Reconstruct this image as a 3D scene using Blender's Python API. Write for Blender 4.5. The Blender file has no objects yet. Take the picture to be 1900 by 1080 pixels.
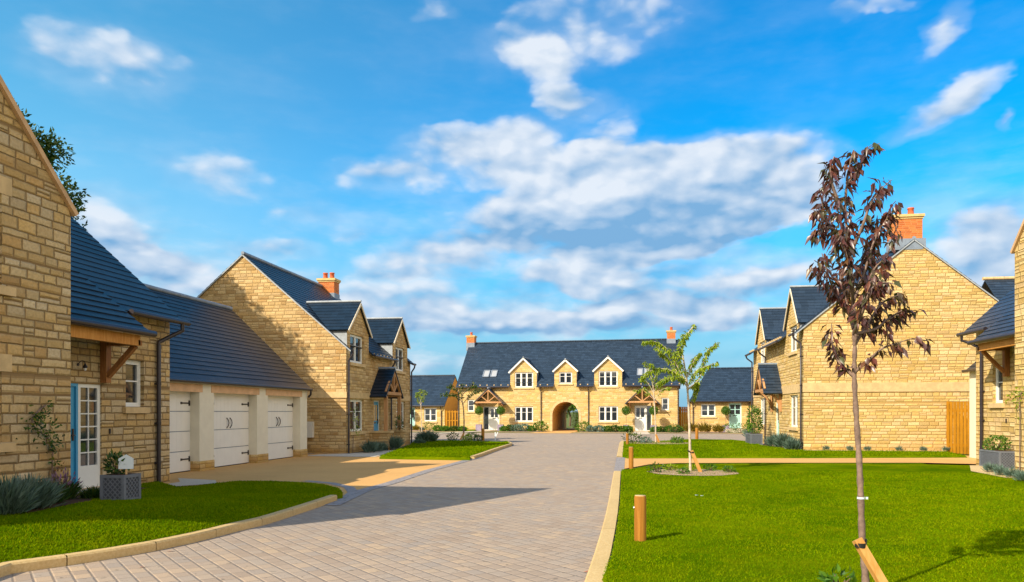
import bpy, math, random
import numpy as np
from mathutils import Vector, Matrix
random.seed(7); rng = np.random.default_rng(7)
R = math.radians; PI = math.pi
scene = bpy.context.scene
C = scene.collection

# ------------------------------------------------------------------ camera
EYE = 1.6; FPX = 1400.0; HY = 764.0; YAW = math.atan(207 / FPX)
cam = bpy.data.cameras.new('camera'); camo = bpy.data.objects.new('camera', cam); C.objects.link(camo)
camo.location = (0, 0, EYE); camo.rotation_euler = (R(90), 0, YAW)
cam.sensor_width = 36; cam.lens = 36 * FPX / 1900; cam.shift_y = (HY - 540) / 1900
cam.clip_start = 0.05; cam.clip_end = 6000
scene.camera = camo

# ------------------------------------------------------------------ sun, exposure
SUN_AZ = 40.0; SUN_EL = 35.0           # shadows run 40 degrees right of the street
sx, sy = math.sin(R(SUN_AZ)), math.cos(R(SUN_AZ))
sd = Vector((sx * math.cos(R(SUN_EL)), sy * math.cos(R(SUN_EL)), -math.sin(R(SUN_EL))))
sl = bpy.data.lights.new('sun', 'SUN'); so = bpy.data.objects.new('sun', sl); C.objects.link(so)
sl.energy = 4.6; sl.angle = R(0.5); sl.color = (1.0, 0.87, 0.66)
so.rotation_euler = sd.to_track_quat('-Z', 'Y').to_euler(); so.location = (-20, -20, 30)
vs = scene.view_settings; vs.view_transform = 'Standard'; vs.look = 'None'; vs.exposure = 0.6; vs.gamma = 1.0; vs.use_curve_mapping = False
scene.cycles.max_bounces = 6; scene.cycles.diffuse_bounces = 3; scene.cycles.glossy_bounces = 3; scene.cycles.transparent_max_bounces = 6
scene.cycles.caustics_reflective = False; scene.cycles.caustics_refractive = False

# ------------------------------------------------------------------ node helper
class NT:
    def __init__(s, tree): s.t = tree; s.n = tree.nodes; s.l = tree.links
    def node(s, typ, **kw):
        n = s.n.new(typ)
        for k, v in kw.items(): setattr(n, k, v)
        return n
    def put(s, sock, v):
        if v is None: return
        if isinstance(v, bpy.types.NodeSocket): s.l.new(v, sock)
        else: sock.default_value = v
    def m(s, op, a, b=None, c=None, clamp=False):
        n = s.n.new('ShaderNodeMath'); n.operation = op; n.use_clamp = clamp
        s.put(n.inputs[0], a); s.put(n.inputs[1], b)
        if c is not None: s.put(n.inputs[2], c)
        return n.outputs[0]
    def vm(s, op, a, b=None):
        n = s.n.new('ShaderNodeVectorMath'); n.operation = op
        s.put(n.inputs[0], a); s.put(n.inputs[1], b); return n.outputs[0]
    def comb(s, x, y, z=0.0):
        n = s.n.new('ShaderNodeCombineXYZ'); s.put(n.inputs[0], x); s.put(n.inputs[1], y); s.put(n.inputs[2], z); return n.outputs[0]
    def sep(s, v):
        n = s.n.new('ShaderNodeSeparateXYZ'); s.put(n.inputs[0], v); return n.outputs
    def noise(s, vec, scale=1.0, detail=2.0, rough=0.5, dim='3D', col=False, w=None, dist=0.0):
        n = s.n.new('ShaderNodeTexNoise'); n.noise_dimensions = dim
        if dim != '1D': s.put(n.inputs['Vector'], vec)
        if w is not None: s.put(n.inputs['W'], w)
        n.inputs['Scale'].default_value = scale; n.inputs['Detail'].default_value = detail; n.inputs['Roughness'].default_value = rough
        n.inputs['Distortion'].default_value = dist
        return n.outputs['Color' if col else 'Fac']
    def white(s, v, dim='3D'):
        n = s.n.new('ShaderNodeTexWhiteNoise'); n.noise_dimensions = dim
        if dim == '1D': s.put(n.inputs['W'], v)
        else: s.put(n.inputs['Vector'], v)
        return n.outputs
    def ss(s, v, a, b, o0=0.0, o1=1.0):
        n = s.n.new('ShaderNodeMapRange'); n.interpolation_type = 'SMOOTHSTEP'
        s.put(n.inputs['Value'], v); s.put(n.inputs['From Min'], a); s.put(n.inputs['From Max'], b)
        s.put(n.inputs['To Min'], o0); s.put(n.inputs['To Max'], o1); return n.outputs[0]
    def mix(s, f, a, b, blend='MIX'):
        n = s.n.new('ShaderNodeMix'); n.data_type = 'RGBA'; n.blend_type = blend; n.clamp_result = False
        s.put(n.inputs[0], f); s.put(n.inputs[6], a if isinstance(a, bpy.types.NodeSocket) else (*a[:3], 1)); s.put(n.inputs[7], b if isinstance(b, bpy.types.NodeSocket) else (*b[:3], 1))
        return n.outputs[2]
    def ramp(s, f, stops, interp='LINEAR'):
        n = s.n.new('ShaderNodeValToRGB'); n.color_ramp.interpolation = interp
        e = n.color_ramp.elements
        while len(e) < len(stops): e.new(0.5)
        for k, (p, c) in enumerate(stops): e[k].position = p; e[k].color = (*c, 1)
        s.put(n.inputs[0], f); return n.outputs[0]
    def bump(s, h, strength=0.5, dist=0.02):
        n = s.n.new('ShaderNodeBump'); s.put(n.inputs['Height'], h); n.inputs['Strength'].default_value = strength; n.inputs['Distance'].default_value = dist
        return n.outputs[0]

# ------------------------------------------------------------------ world: Nishita sky with a cloud layer by direction
world = bpy.data.worlds.new('World'); scene.world = world; world.use_nodes = True
wt = NT(world.node_tree); wt.n.clear()
sky = wt.node('ShaderNodeTexSky', sky_type='NISHITA', sun_disc=False)
sky.sun_elevation = R(SUN_EL); sky.sun_rotation = R(180 + SUN_AZ); sky.air_density = 1.1; sky.dust_density = 0.7; sky.ozone_density = 2.2
tc = wt.node('ShaderNodeTexCoord')
dx, dy, dz = wt.sep(tc.outputs['Generated'])
az = wt.m('ARCTAN2', dx, dy); el = wt.m('ARCSINE', dz)
# a flat cloud layer seen in perspective: horizontal distance grows towards the horizon
elc = wt.m('MAXIMUM', el, 0.02)
hue = wt.node('ShaderNodeHueSaturation'); hue.inputs['Saturation'].default_value = 1.42; hue.inputs['Value'].default_value = 1.0
wt.put(hue.inputs['Color'], sky.outputs[0])
sund = wt.node('ShaderNodeVectorMath', operation='DOT_PRODUCT'); wt.put(sund.inputs[0], tc.outputs['Generated']); sund.inputs[1].default_value = tuple(-sd)
redm = wt.ss(sund.outputs['Value'], -0.48, 0.02, 0.03, 1.15)                # the sky pales towards the sun
skyc = wt.vm('MULTIPLY', hue.outputs[0], wt.comb(redm, wt.ss(sund.outputs['Value'], -0.5, 0.1, 0.86, 1.22), 0.97))
def dirof(px, py):
    u = (px - 950) / FPX; v = (HY - py) / FPX
    x = u * math.cos(YAW) - math.sin(YAW); y = u * math.sin(YAW) + math.cos(YAW)
    return math.atan2(x, y), math.atan2(v, math.hypot(x, y))
# (centre x, centre y, half width, half height, tilt deg, strength, darkness of base)
CL = [(200, 125, 155, 72, 0, .66, .15), (400, 330, 100, 52, 0, .50, .1), (1080, 60, 240, 78, -6, .62, .1), (1010, 140, 110, 50, 40, .5, .1),
      (900, 280, 190, 54, -10, .95, .15), (1130, 255, 70, 34, -35, .6, .1), (720, 335, 110, 36, 8, .6, .1),
      (1190, 372, 370, 104, -4, 1.9, 1.0), (1440, 395, 120, 28, -18, .9, .5), (1290, 462, 130, 18, 0, .8, .3),
      (1750, 195, 125, 34, -22, .9, .45), (1750, 58, 58, 38, -40, .7, .35), (1850, 455, 150, 76, -25, 1.1, .85),
      (830, 478, 160, 40, -6, .9, .75), (1060, 505, 140, 38, -8, 1.0, .6), (1260, 530, 210, 48, 0, 1.0, .95), (640, 437, 42, 22, 0, .7, .5),
      (220, 440, 140, 56, 20, .9, .7), (330, 510, 170, 44, 10, .9, .8), (510, 470, 90, 26, 0, .7, .5),
      (1060, 588, 400, 34, 0, .85, 1.0), (820, 602, 320, 32, 0, .7, .9), (1330, 592, 120, 36, 0, .6, .8), (1830, 560, 130, 36, 0, .6, .9), (1080, 190, 80, 32, 10, .5, .1),
      (800, 25, 46, 18, -10, .5, .1), (1620, 15, 90, 18, 5, .6, .1), (500, 565, 180, 34, 0, .6, .7), (700, 540, 200, 34, 0, .62, .8), (1450, 510, 80, 34, 0, .5, .6), (1895, 215, 22, 26, 0, .7, .2), (565, 402, 80, 16, 0, .5, .2)]
pv = wt.comb(az, wt.m('MULTIPLY', el, 1.9), 0.0)
warp = wt.noise(pv, 8.0, 4.0, 0.55, dim='2D', col=True)
wv = wt.vm('SUBTRACT', warp, (0.5, 0.5, 0.5)); wx, wy, _ = wt.sep(wv)
azw = wt.m('MULTIPLY_ADD', wx, 0.085, az); elw = wt.m('MULTIPLY_ADD', wy, 0.050, el)
def puff(vec):
    """cauliflower heads: smooth cells over soft fractal noise"""
    n = wt.node('ShaderNodeTexVoronoi', voronoi_dimensions='2D', feature='SMOOTH_F1'); wt.put(n.inputs['Vector'], vec); n.inputs['Scale'].default_value = 10.0; n.inputs['Detail'].default_value = 2.0; n.inputs['Roughness'].default_value = 0.55; n.inputs['Lacunarity'].default_value = 2.1; n.inputs['Smoothness'].default_value = 0.6
    v = wt.m('SUBTRACT', 0.95, n.outputs['Distance']); f = wt.noise(vec, 5.0, 6.0, 0.55, dim='2D')
    return wt.m('ADD', wt.m('MULTIPLY', v, 0.42), wt.m('MULTIPLY', f, 0.75))
wj = wt.vm('MULTIPLY', wv, (0.035, 0.035, 0.0)); pvw = wt.vm('ADD', pv, wj)
n1 = puff(pvw)
n2 = puff(wt.vm('ADD', pvw, (-0.010, 0.022, 0.0)))
relief = wt.m('SUBTRACT', n1, n2)
mask = None; dark = None
for (cx_, cy_, hw, hh, tilt, st, dk) in CL:
    a0, e0 = dirof(cx_, cy_); a1, e1 = dirof(cx_ + hw, cy_); _, e2 = dirof(cx_, cy_ - hh)
    ra = abs(a1 - a0); re = abs(e2 - e0); t = R(-tilt)
    da = wt.m('SUBTRACT', azw, a0); de = wt.m('SUBTRACT', elw, e0)
    u = wt.m('DIVIDE', wt.m('ADD', wt.m('MULTIPLY', da, math.cos(t)), wt.m('MULTIPLY', de, math.sin(t))), ra * 1.22)
    v = wt.m('DIVIDE', wt.m('SUBTRACT', wt.m('MULTIPLY', de, math.cos(t)), wt.m('MULTIPLY', da, math.sin(t))), re * 1.22)
    v2 = wt.m('MULTIPLY', v, wt.m('MULTIPLY_ADD', wt.m('LESS_THAN', v, 0.0), 0.06, 1.0))
    r2 = wt.m('ADD', wt.m('MULTIPLY', u, u), wt.m('MULTIPLY', v2, v2))
    mk = wt.m('MULTIPLY', wt.m('SUBTRACT', 1.0, r2, clamp=True), st)
    dkk = wt.m('MULTIPLY', mk, wt.ss(v, 0.42, -0.85, 0.0, dk))
    mask = mk if mask is None else wt.m('ADD', mask, mk)
    dark = dkk if dark is None else wt.m('ADD', dark, dkk)
hz = wt.ss(el, 0.36, 0.03, 0.0, 0.80)                       # thin veil low in the sky
wisp = wt.noise(wt.comb(wt.m('MULTIPLY', az, 1.0), wt.m('MULTIPLY', el, 3.2), 3.0), 6.0, 7.0, 0.58)
dens0 = wt.m('ADD', wt.m('MULTIPLY', wt.m('MINIMUM', mask, 1.25), 1.15), wt.m('MULTIPLY', wt.m('SUBTRACT', n1, 0.56), 1.6))
cover = wt.ss(dens0, 0.04, 0.86)
cover = wt.m('MULTIPLY', cover, wt.ss(mask, 0.0, 0.30))
thin = wt.m('MULTIPLY', wt.ss(wisp, 0.36, 0.72), wt.m('ADD', hz, 0.08))
thin = wt.m('MAXIMUM', thin, wt.m('MULTIPLY', hz, 0.22))
soft = wt.ss(mask, 0.0, 0.8, 0.0, 0.30)
cover = wt.m('MAXIMUM', wt.m('MULTIPLY', cover, wt.ss(mask, 0.05, 0.9, 0.70, 0.97)), soft)
cover = wt.m('SUBTRACT', 1.0, wt.m('MULTIPLY', wt.m('SUBTRACT', 1.0, cover), wt.m('SUBTRACT', 1.0, thin)))
dk = wt.m('DIVIDE', dark, wt.m('MAXIMUM', mask, 0.15))
dk = wt.m('MULTIPLY', dk, wt.ss(dens0, 0.0, 0.9))
dk = wt.m('ADD', wt.m('MULTIPLY_ADD', dk, 0.84, 0.22), wt.m('ADD', wt.m('MULTIPLY', relief, -2.0), wt.m('MULTIPLY', wt.m('SUBTRACT', n1, 0.56), -0.55)), clamp=True)
ccol = wt.mix(dk, (3.55, 3.85, 4.25), (0.95, 1.95, 3.2))
# unseen warm cloud beside and behind the viewer, added to brighten the shade
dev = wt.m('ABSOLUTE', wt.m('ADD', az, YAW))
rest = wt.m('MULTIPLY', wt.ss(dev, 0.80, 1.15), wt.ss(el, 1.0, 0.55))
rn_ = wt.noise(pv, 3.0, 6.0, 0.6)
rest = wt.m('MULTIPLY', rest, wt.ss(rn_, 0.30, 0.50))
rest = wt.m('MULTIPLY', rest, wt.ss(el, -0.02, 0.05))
skyc = wt.mix(wt.ss(el, 0.30, 0.03, 0.0, 0.85), skyc, (1.15, 2.05, 3.25))
skymix = wt.mix(cover, skyc, ccol)
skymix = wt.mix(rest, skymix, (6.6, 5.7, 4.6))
skymix = wt.mix(wt.ss(el, -0.01, 0.0, 1.0, 0.0), skymix, (1.0, 0.95, 0.6))
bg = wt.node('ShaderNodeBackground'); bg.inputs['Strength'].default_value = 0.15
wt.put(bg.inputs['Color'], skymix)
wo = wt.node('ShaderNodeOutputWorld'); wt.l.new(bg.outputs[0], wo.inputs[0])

# ------------------------------------------------------------------ coursed stone / slate / paver pattern group
def make_group():
    g = bpy.data.node_groups.new('coursed_pattern', 'ShaderNodeTree')
    for nm, ty, d in (('Vector', 'NodeSocketVector', None), ('Height', 'NodeSocketFloat', .12), ('Length', 'NodeSocketFloat', .3), ('Joint', 'NodeSocketFloat', .01),
                      ('RowVar', 'NodeSocketFloat', .5), ('LenVar', 'NodeSocketFloat', .5), ('Split', 'NodeSocketFloat', .8), ('Wobble', 'NodeSocketFloat', .01)):
        s_ = g.interface.new_socket(nm, in_out='INPUT', socket_type=ty)
        if d is not None: s_.default_value = d
    for nm, ty in (('Stone', 'NodeSocketFloat'), ('Random', 'NodeSocketFloat'), ('Random2', 'NodeSocketFloat'), ('Edge', 'NodeSocketFloat')):
        g.interface.new_socket(nm, in_out='OUTPUT', socket_type=ty)
    t = NT(g); gi = t.node('NodeGroupInput').outputs; go = t.node('NodeGroupOutput')
    V, H, L, J, RV, LV, SP, WB = gi[0], gi[1], gi[2], gi[3], gi[4], gi[5], gi[6], gi[7]
    wn = t.vm('SUBTRACT', t.noise(V, 4.5, 3.0, 0.6, col=True), (0.5, 0.5, 0.5)); wx, wy, _ = t.sep(wn)
    x, y, _ = t.sep(V)
    x = t.m('MULTIPLY_ADD', wx, WB, x); y = t.m('MULTIPLY_ADD', wy, WB, y)
    v = t.m('DIVIDE', y, H)
    v = t.m('ADD', v, t.m('MULTIPLY', t.noise(None, 0.9, 1.0, 0.5, dim='1D', w=v), RV))
    row = t.m('FLOOR', v); fv = t.m('FRACT', v)
    rr = t.white(row, '1D')[0]
    ln = t.m('MULTIPLY', L, t.m('MULTIPLY_ADD', rr, t.m('MULTIPLY', LV, 0.8), t.m('MULTIPLY_ADD', LV, -0.4, 1.0)))
    u = t.m('ADD', t.m('DIVIDE', x, ln), t.m('MULTIPLY', rr, 37.3))
    u = t.m('ADD', u, t.m('MULTIPLY', t.noise(t.comb(t.m('MULTIPLY', u, 0.8), t.m('MULTIPLY', row, 7.7)), 1.0, 0.0, 0.5), LV))
    col = t.m('FLOOR', u); fu = t.m('FRACT', u)
    k = t.m('GREATER_THAN', t.white(t.comb(col, row, 5.0))[0], SP)
    k1 = t.m('ADD', k, 1.0); f2 = t.m('MULTIPLY', fv, k1); sub = t.m('FLOOR', f2); f2 = t.m('FRACT', f2)
    rn = t.white(t.comb(col, row, sub)); rn2 = t.white(t.comb(row, sub, col))
    ex = t.m('MULTIPLY', t.m('MINIMUM', fu, t.m('SUBTRACT', 1.0, fu)), ln)
    ey = t.m('DIVIDE', t.m('MULTIPLY', t.m('MINIMUM', f2, t.m('SUBTRACT', 1.0, f2)), H), k1)
    e = t.m('MINIMUM', ex, ey)
    st = t.ss(e, t.m('MULTIPLY', J, 0.35), t.m('MULTIPLY', J, 0.85))
    for i, o in enumerate((st, rn[0], rn2[0], e)): t.put(go.inputs[i], o)
    return g
GRP = make_group()
def mat(name):
    m = bpy.data.materials.new(name); m.use_nodes = True; t = NT(m.node_tree); t.n.clear()
    b = t.node('ShaderNodeBsdfPrincipled'); o = t.node('ShaderNodeOutputMaterial'); t.l.new(b.outputs[0], o.inputs[0])
    return m, t, b
def uvs(t): return t.node('ShaderNodeUVMap').outputs[0]
def coursed(t, vec, h, l, j, rv=.5, lv=.5, sp=.8, wb=.012):
    n = t.node('ShaderNodeGroup'); n.node_tree = GRP; t.put(n.inputs[0], vec)
    for i, v in enumerate((h, l, j, rv, lv, sp, wb)): n.inputs[i + 1].default_value = v
    return n.outputs
def stone_mat(name, h, l, stops, mortar, joint=.016, bump=.8, sp=.82, dirt=True):
    m, t, b = mat(name); uv = uvs(t)
    o = coursed(t, uv, h, l, joint, .8, .75, sp, .026)
    c = t.ramp(o[1], stops)
    big = t.noise(uv, 0.35, 3.0, 0.55); c = t.mix(t.ss(big, .3, .75, 0.0, .28), c, (.58, .44, .25), 'MIX')
    fine = t.noise(uv, 22.0, 5.0, 0.65); c = t.mix(t.ss(fine, .3, .75, .0, .42), c, (.20, .12, .05), 'MIX')
    med = t.noise(uv, 6.0, 4.0, .6); c = t.mix(t.ss(med, .45, .8, 0, .35), c, (.62, .50, .32))
    x, y, _ = t.sep(uv)
    if dirt:
        dn = t.noise(uv, 2.5, 4.0, .6); dm = t.ss(t.m('MULTIPLY_ADD', dn, -.35, y), .14, -.1, 0, .65); c = t.mix(dm, c, (.42, .23, .05))
    c = t.mix(t.m('MULTIPLY', t.m('POWER', o[2], 1.6), .42), c, tuple(x * .50 for x in stops[0][1]))
    c = t.mix(o[0], mortar, c); t.put(b.inputs['Base Color'], c); b.inputs['Roughness'].default_value = .92; b.inputs['Specular IOR Level'].default_value = .15
    rnd = t.ss(o[3], 0.0, .03)
    hgt = t.m('ADD', t.m('ADD', t.m('MULTIPLY', rnd, .75), t.m('MULTIPLY', o[2], .30)), t.m('MULTIPLY', t.noise(uv, 14.0, 6.0, .65), .45))
    t.put(b.inputs['Normal'], t.bump(hgt, bump, .028)); return m
MORT = (.30, .20, .095)
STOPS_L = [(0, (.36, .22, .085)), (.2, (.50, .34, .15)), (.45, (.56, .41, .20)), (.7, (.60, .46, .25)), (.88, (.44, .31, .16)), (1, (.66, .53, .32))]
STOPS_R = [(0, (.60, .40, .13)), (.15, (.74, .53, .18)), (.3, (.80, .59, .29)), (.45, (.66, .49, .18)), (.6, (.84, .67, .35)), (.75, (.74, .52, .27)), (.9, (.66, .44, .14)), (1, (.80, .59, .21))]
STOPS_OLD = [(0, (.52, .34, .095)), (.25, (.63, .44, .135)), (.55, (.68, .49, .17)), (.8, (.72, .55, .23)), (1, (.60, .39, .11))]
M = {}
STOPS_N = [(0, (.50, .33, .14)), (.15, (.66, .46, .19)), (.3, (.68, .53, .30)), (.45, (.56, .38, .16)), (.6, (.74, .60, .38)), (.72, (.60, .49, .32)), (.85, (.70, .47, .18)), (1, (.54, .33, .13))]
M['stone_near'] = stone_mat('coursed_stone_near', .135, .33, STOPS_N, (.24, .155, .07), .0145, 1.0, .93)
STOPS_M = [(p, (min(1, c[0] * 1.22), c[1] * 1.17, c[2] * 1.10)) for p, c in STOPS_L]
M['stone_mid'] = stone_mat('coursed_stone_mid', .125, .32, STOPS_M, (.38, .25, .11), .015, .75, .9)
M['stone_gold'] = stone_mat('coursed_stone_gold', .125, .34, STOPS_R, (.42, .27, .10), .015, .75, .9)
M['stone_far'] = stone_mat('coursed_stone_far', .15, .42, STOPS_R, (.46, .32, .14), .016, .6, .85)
def plain(name, col, rough=.6, spec=.4, var=.12, scale=8.0, bump=0.0, metal=0.0, dist=.004):
    m, t, b = mat(name); tcn = t.node('ShaderNodeTexCoord').outputs['Object']
    n = t.noise(tcn, scale, 4.0, .6); c = t.mix(t.ss(n, .25, .75), tuple(x * (1 - var) for x in col), tuple(min(1, x * (1 + var)) for x in col))
    t.put(b.inputs['Base Color'], c); b.inputs['Roughness'].default_value = rough; b.inputs['Specular IOR Level'].default_value = spec; b.inputs['Metallic'].default_value = metal
    if bump: t.put(b.inputs['Normal'], t.bump(t.noise(tcn, scale * 6, 4.0, .6), bump, dist))
    return m
M['ashlar'] = plain('dressed_stone', (.58, .42, .22), .85, .2, .14, 5, .3)
M['coping'] = plain('coping_stone', (.56, .36, .20), .85, .2, .18, 4, .3)
M['lintel'] = plain('tan_lintel_stone', (.60, .39, .23), .85, .2, .14, 4, .3)
M['render'] = plain('cream_render', (.69, .66, .55), .85, .2, .05, 3, .25)
M['render_tan'] = plain('tan_render', (.60, .38, .14), .9, .2, .06, 3, .25)
M['white'] = plain('white_paint', (.74, .75, .73), .42, .45, .03, 6)
M['white_door'] = plain('garage_door_paint', (.74, .74, .72), .45, .4, .03, 3, .1)
M['cream_wood'] = plain('cream_bargeboard', (.72, .64, .50), .55, .3, .06, 6)
M['blue'] = plain('bright_blue_paint', (.04, .30, .56), .4, .5, .05, 6)
M['teal'] = plain('pale_teal_paint', (.36, .62, .60), .45, .4, .05, 6)
M['lead'] = plain('lead_flashing', (.20, .25, .33), .5, .4, .15, 5, .2)
M['cheek'] = plain('lead_cheek', (.33, .37, .42), .5, .4, .15, 5, .2)
M['black'] = plain('black_metal', (.022, .018, .022), .35, .5, .15, 10)
M['plumb'] = plain('black_gutter', (.026, .02, .026), .33, .5, .15, 6)
M['terra'] = plain('terracotta', (.52, .13, .06), .8, .2, .18, 9, .2)
M['capstone'] = plain('chimney_cap', (.62, .45, .20), .85, .2, .12, 6, .2)
M['planter'] = plain('grey_planter', (.065, .075, .10), .5, .4, .12, 8)
M['planter_lattice'] = plain('grey_lattice', (.14, .16, .20), .5, .4, .12, 8)
M['planter_mauve'] = plain('mauve_planter', (.30, .25, .36), .5, .4, .10, 8)
M['soil'] = plain('soil', (.09, .05, .03), .95, .1, .3, 14, .6)
M['rubber'] = plain('rubber_tie', (.012, .012, .013), .5, .4, .1, 10)
M['steel'] = plain('galvanised', (.55, .55, .55), .35, .5, .1, 10, 0, .8)
M['sign'] = plain('white_sign', (.62, .70, .76), .5, .4, .03, 8)
M['box'] = plain('meter_box', (.70, .67, .60), .5, .4, .03, 8)
M['sky_tint'] = plain('painted_sky_pane', (.36, .38, .42), .12, .6, .05, 6)  # rooflight panes: sky reflection put into a pale base colour
M['interior'] = plain('dark_interior', (.03, .03, .03), .9, .1, .2, 2)
def wood(name, c1, c2, scale=3.0):
    m, t, b = mat(name); o = t.node('ShaderNodeTexCoord').outputs['Object']
    x, y, z = t.sep(o); v = t.comb(t.m('MULTIPLY', x, 9.0), t.m('MULTIPLY', y, 9.0), t.m('MULTIPLY', z, 0.9))
    n = t.noise(v, scale, 6.0, .6, dist=.6); n2 = t.noise(o, 1.3, 3.0, .5)
    c = t.mix(t.ss(n, .3, .7), c1, c2); c = t.mix(t.ss(n2, .35, .75, 0, .35), c, tuple(x * .6 for x in c1))
    t.put(b.inputs['Base Color'], c); b.inputs['Roughness'].default_value = .7; b.inputs['Specular IOR Level'].default_value = .25
    t.put(b.inputs['Normal'], t.bump(n, .4, .006)); return m
M['oak'] = wood('oak', (.42, .21, .09), (.56, .32, .15)); M['oak_dark'] = wood('oak_dark', (.26, .10, .028), (.42, .19, .06)); M['oak_beam'] = wood('oak_beam', (.50, .20, .035), (.64, .32, .08))
M['post'] = wood('treated_timber', (.25, .10, .010), (.42, .19, .025), 2.0); M['stake'] = wood('stake_timber', (.48, .22, .045), (.62, .34, .11), 2.0)
M['fence'] = wood('fence_timber', (.36, .155, .005), (.48, .22, .012)); M['sawn'] = wood('sawn_top', (.55, .36, .16), (.66, .47, .25))
def slate(name, base, warm):
    m, t, b = mat(name); uv = uvs(t); o = coursed(t, uv, .22, .30, .010, 0, .35, 2.0, .004)
    c = t.ramp(o[1], [(0, tuple(x * .72 for x in base)), (.5, base), (1, tuple(x * 1.35 for x in base))])
    n = t.noise(uv, .9, 4.0, .6); c = t.mix(t.ss(n, .35, .8, 0, .4), c, warm)
    f = t.noise(uv, 30., 4., .6); c = t.mix(t.ss(f, .3, .8, 0, .25), c, tuple(x * 1.6 for x in base))
    c = t.mix(o[0], tuple(x * .6 for x in base), c); lich = t.noise(uv, 3.5, 4., .6); c = t.mix(t.ss(lich, .62, .74, 0, .3), c, tuple(x * 2.2 for x in base))
    t.put(b.inputs['Base Color'], c); b.inputs['Roughness'].default_value = .42; b.inputs['Specular IOR Level'].default_value = .45
    t.put(b.inputs['Normal'], t.bump(t.m('ADD', t.m('MULTIPLY', o[2], .6), t.m('MULTIPLY', f, .35)), .5, .010)); return m
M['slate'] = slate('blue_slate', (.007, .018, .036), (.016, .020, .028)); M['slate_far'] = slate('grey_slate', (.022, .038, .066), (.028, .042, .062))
def brick():
    m, t, b = mat('red_brick'); uv = uvs(t); o = coursed(t, uv, .075, .225, .012, 0, 0, 2.0, .003)
    c = t.ramp(o[1], [(0, (.40, .095, .020)), (.5, (.52, .14, .028)), (1, (.58, .19, .045))]); c = t.mix(o[0], (.48, .24, .10), c)
    t.put(b.inputs['Base Color'], c); b.inputs['Roughness'].default_value = .88; t.put(b.inputs['Normal'], t.bump(o[0], .5, .008)); return m
M['brick'] = brick()
def paver():
    m, t, b = mat('block_paving'); o = t.node('ShaderNodeTexCoord').outputs['Object']; mp = t.node('ShaderNodeMapping'); mp.inputs['Rotation'].default_value = (0, 0, R(46)); t.put(mp.inputs[0], o); v = mp.outputs[0]
    p = coursed(t, v, .16, .21, .009, 0, .6, 2.0, .008)
    c = t.ramp(p[1], [(0, (.33, .25, .19)), (.3, (.39, .30, .23)), (.55, (.36, .30, .25)), (.75, (.46, .34, .235)), (.9, (.31, .265, .235)), (1, (.49, .36, .235))])
    n = t.noise(v, .45, 4.0, .6); c = t.mix(t.ss(n, .35, .7, 0, .35), c, (.34, .29, .25)); f = t.noise(v, 45., 5., .7); c = t.mix(t.ss(f, .3, .8, 0, .35), c, (.26, .22, .18))
    c = t.mix(t.ss(p[0], 0, 1), (.245, .20, .165), c); sp = t.noise(v, 12.0, 2.0, .5); c = t.mix(t.ss(sp, .66, .71, 0, .65), c, (.13, .11, .09)); tr = t.noise(o, .25, 3., .5); c = t.mix(t.ss(tr, .45, .7, 0, .22), c, (.27, .23, .20))
    t.put(b.inputs['Base Color'], c); b.inputs['Roughness'].default_value = .85; b.inputs['Specular IOR Level'].default_value = .25
    t.put(b.inputs['Normal'], t.bump(t.m('ADD', t.ss(p[3], 0, .02), t.m('MULTIPLY', t.m('ADD', f, p[2]), .3)), .65, .010)); return m
M['paver'] = paver()
def edge_paver(name, c0, c1):
    m, t, b = mat(name); o = t.node('ShaderNodeTexCoord').outputs['Object']; p = coursed(t, o, .11, .22, .010, 0, .2, 2.0, .004)
    c = t.ramp(p[1], [(0, c0), (1, c1)]); f = t.noise(o, 40., 4., .6); c = t.mix(t.ss(f, .3, .8, 0, .3), c, tuple(x * .6 for x in c0)); c = t.mix(p[0], tuple(x * .4 for x in c0), c)
    t.put(b.inputs['Base Color'], c); b.inputs['Roughness'].default_value = .85; t.put(b.inputs['Normal'], t.bump(p[0], .5, .008)); return m
M['edge'] = edge_paver('edging_setts', (.26, .24, .25), (.36, .33, .33))
def grains(name, col, col2, s=60., var=.5):
    m, t, b = mat(name); o = t.node('ShaderNodeTexCoord').outputs['Object']
    f = t.noise(o, s, 3., .7); n = t.noise(o, .6, 4., .6); n2 = t.noise(o, 6.0, 5., .65); c = t.mix(t.ss(f, .35, .65), col, col2); c = t.mix(t.ss(n, .35, .75, 0, .3), c, tuple(x * .75 for x in col)); c = t.mix(t.ss(n2, .5, .8, 0, .3), c, tuple(x * .7 for x in col))
    t.put(b.inputs['Base Color'], c); b.inputs['Roughness'].default_value = .92; b.inputs['Specular IOR Level'].default_value = .15
    t.put(b.inputs['Normal'], t.bump(f, .5, .006)); return m
M['resin'] = grains('resin_gravel', (.56, .31, .10), (.70, .42, .17)); M['flag'] = grains('pale_flagstone', (.52, .45, .36), (.62, .55, .45), 40)
M['kerb'] = grains('kerb_stone', (.52, .37, .17), (.60, .45, .23), 35); M['mulch'] = grains('bark_mulch', (.26, .16, .10), (.62, .45, .33), 28)
M['gravel'] = grains('pale_gravel', (.52, .38, .19), (.74, .58, .34), 30); M['earth'] = grains('earth_ground', (.10, .13, .03), (.15, .17, .05), 3)
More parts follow.
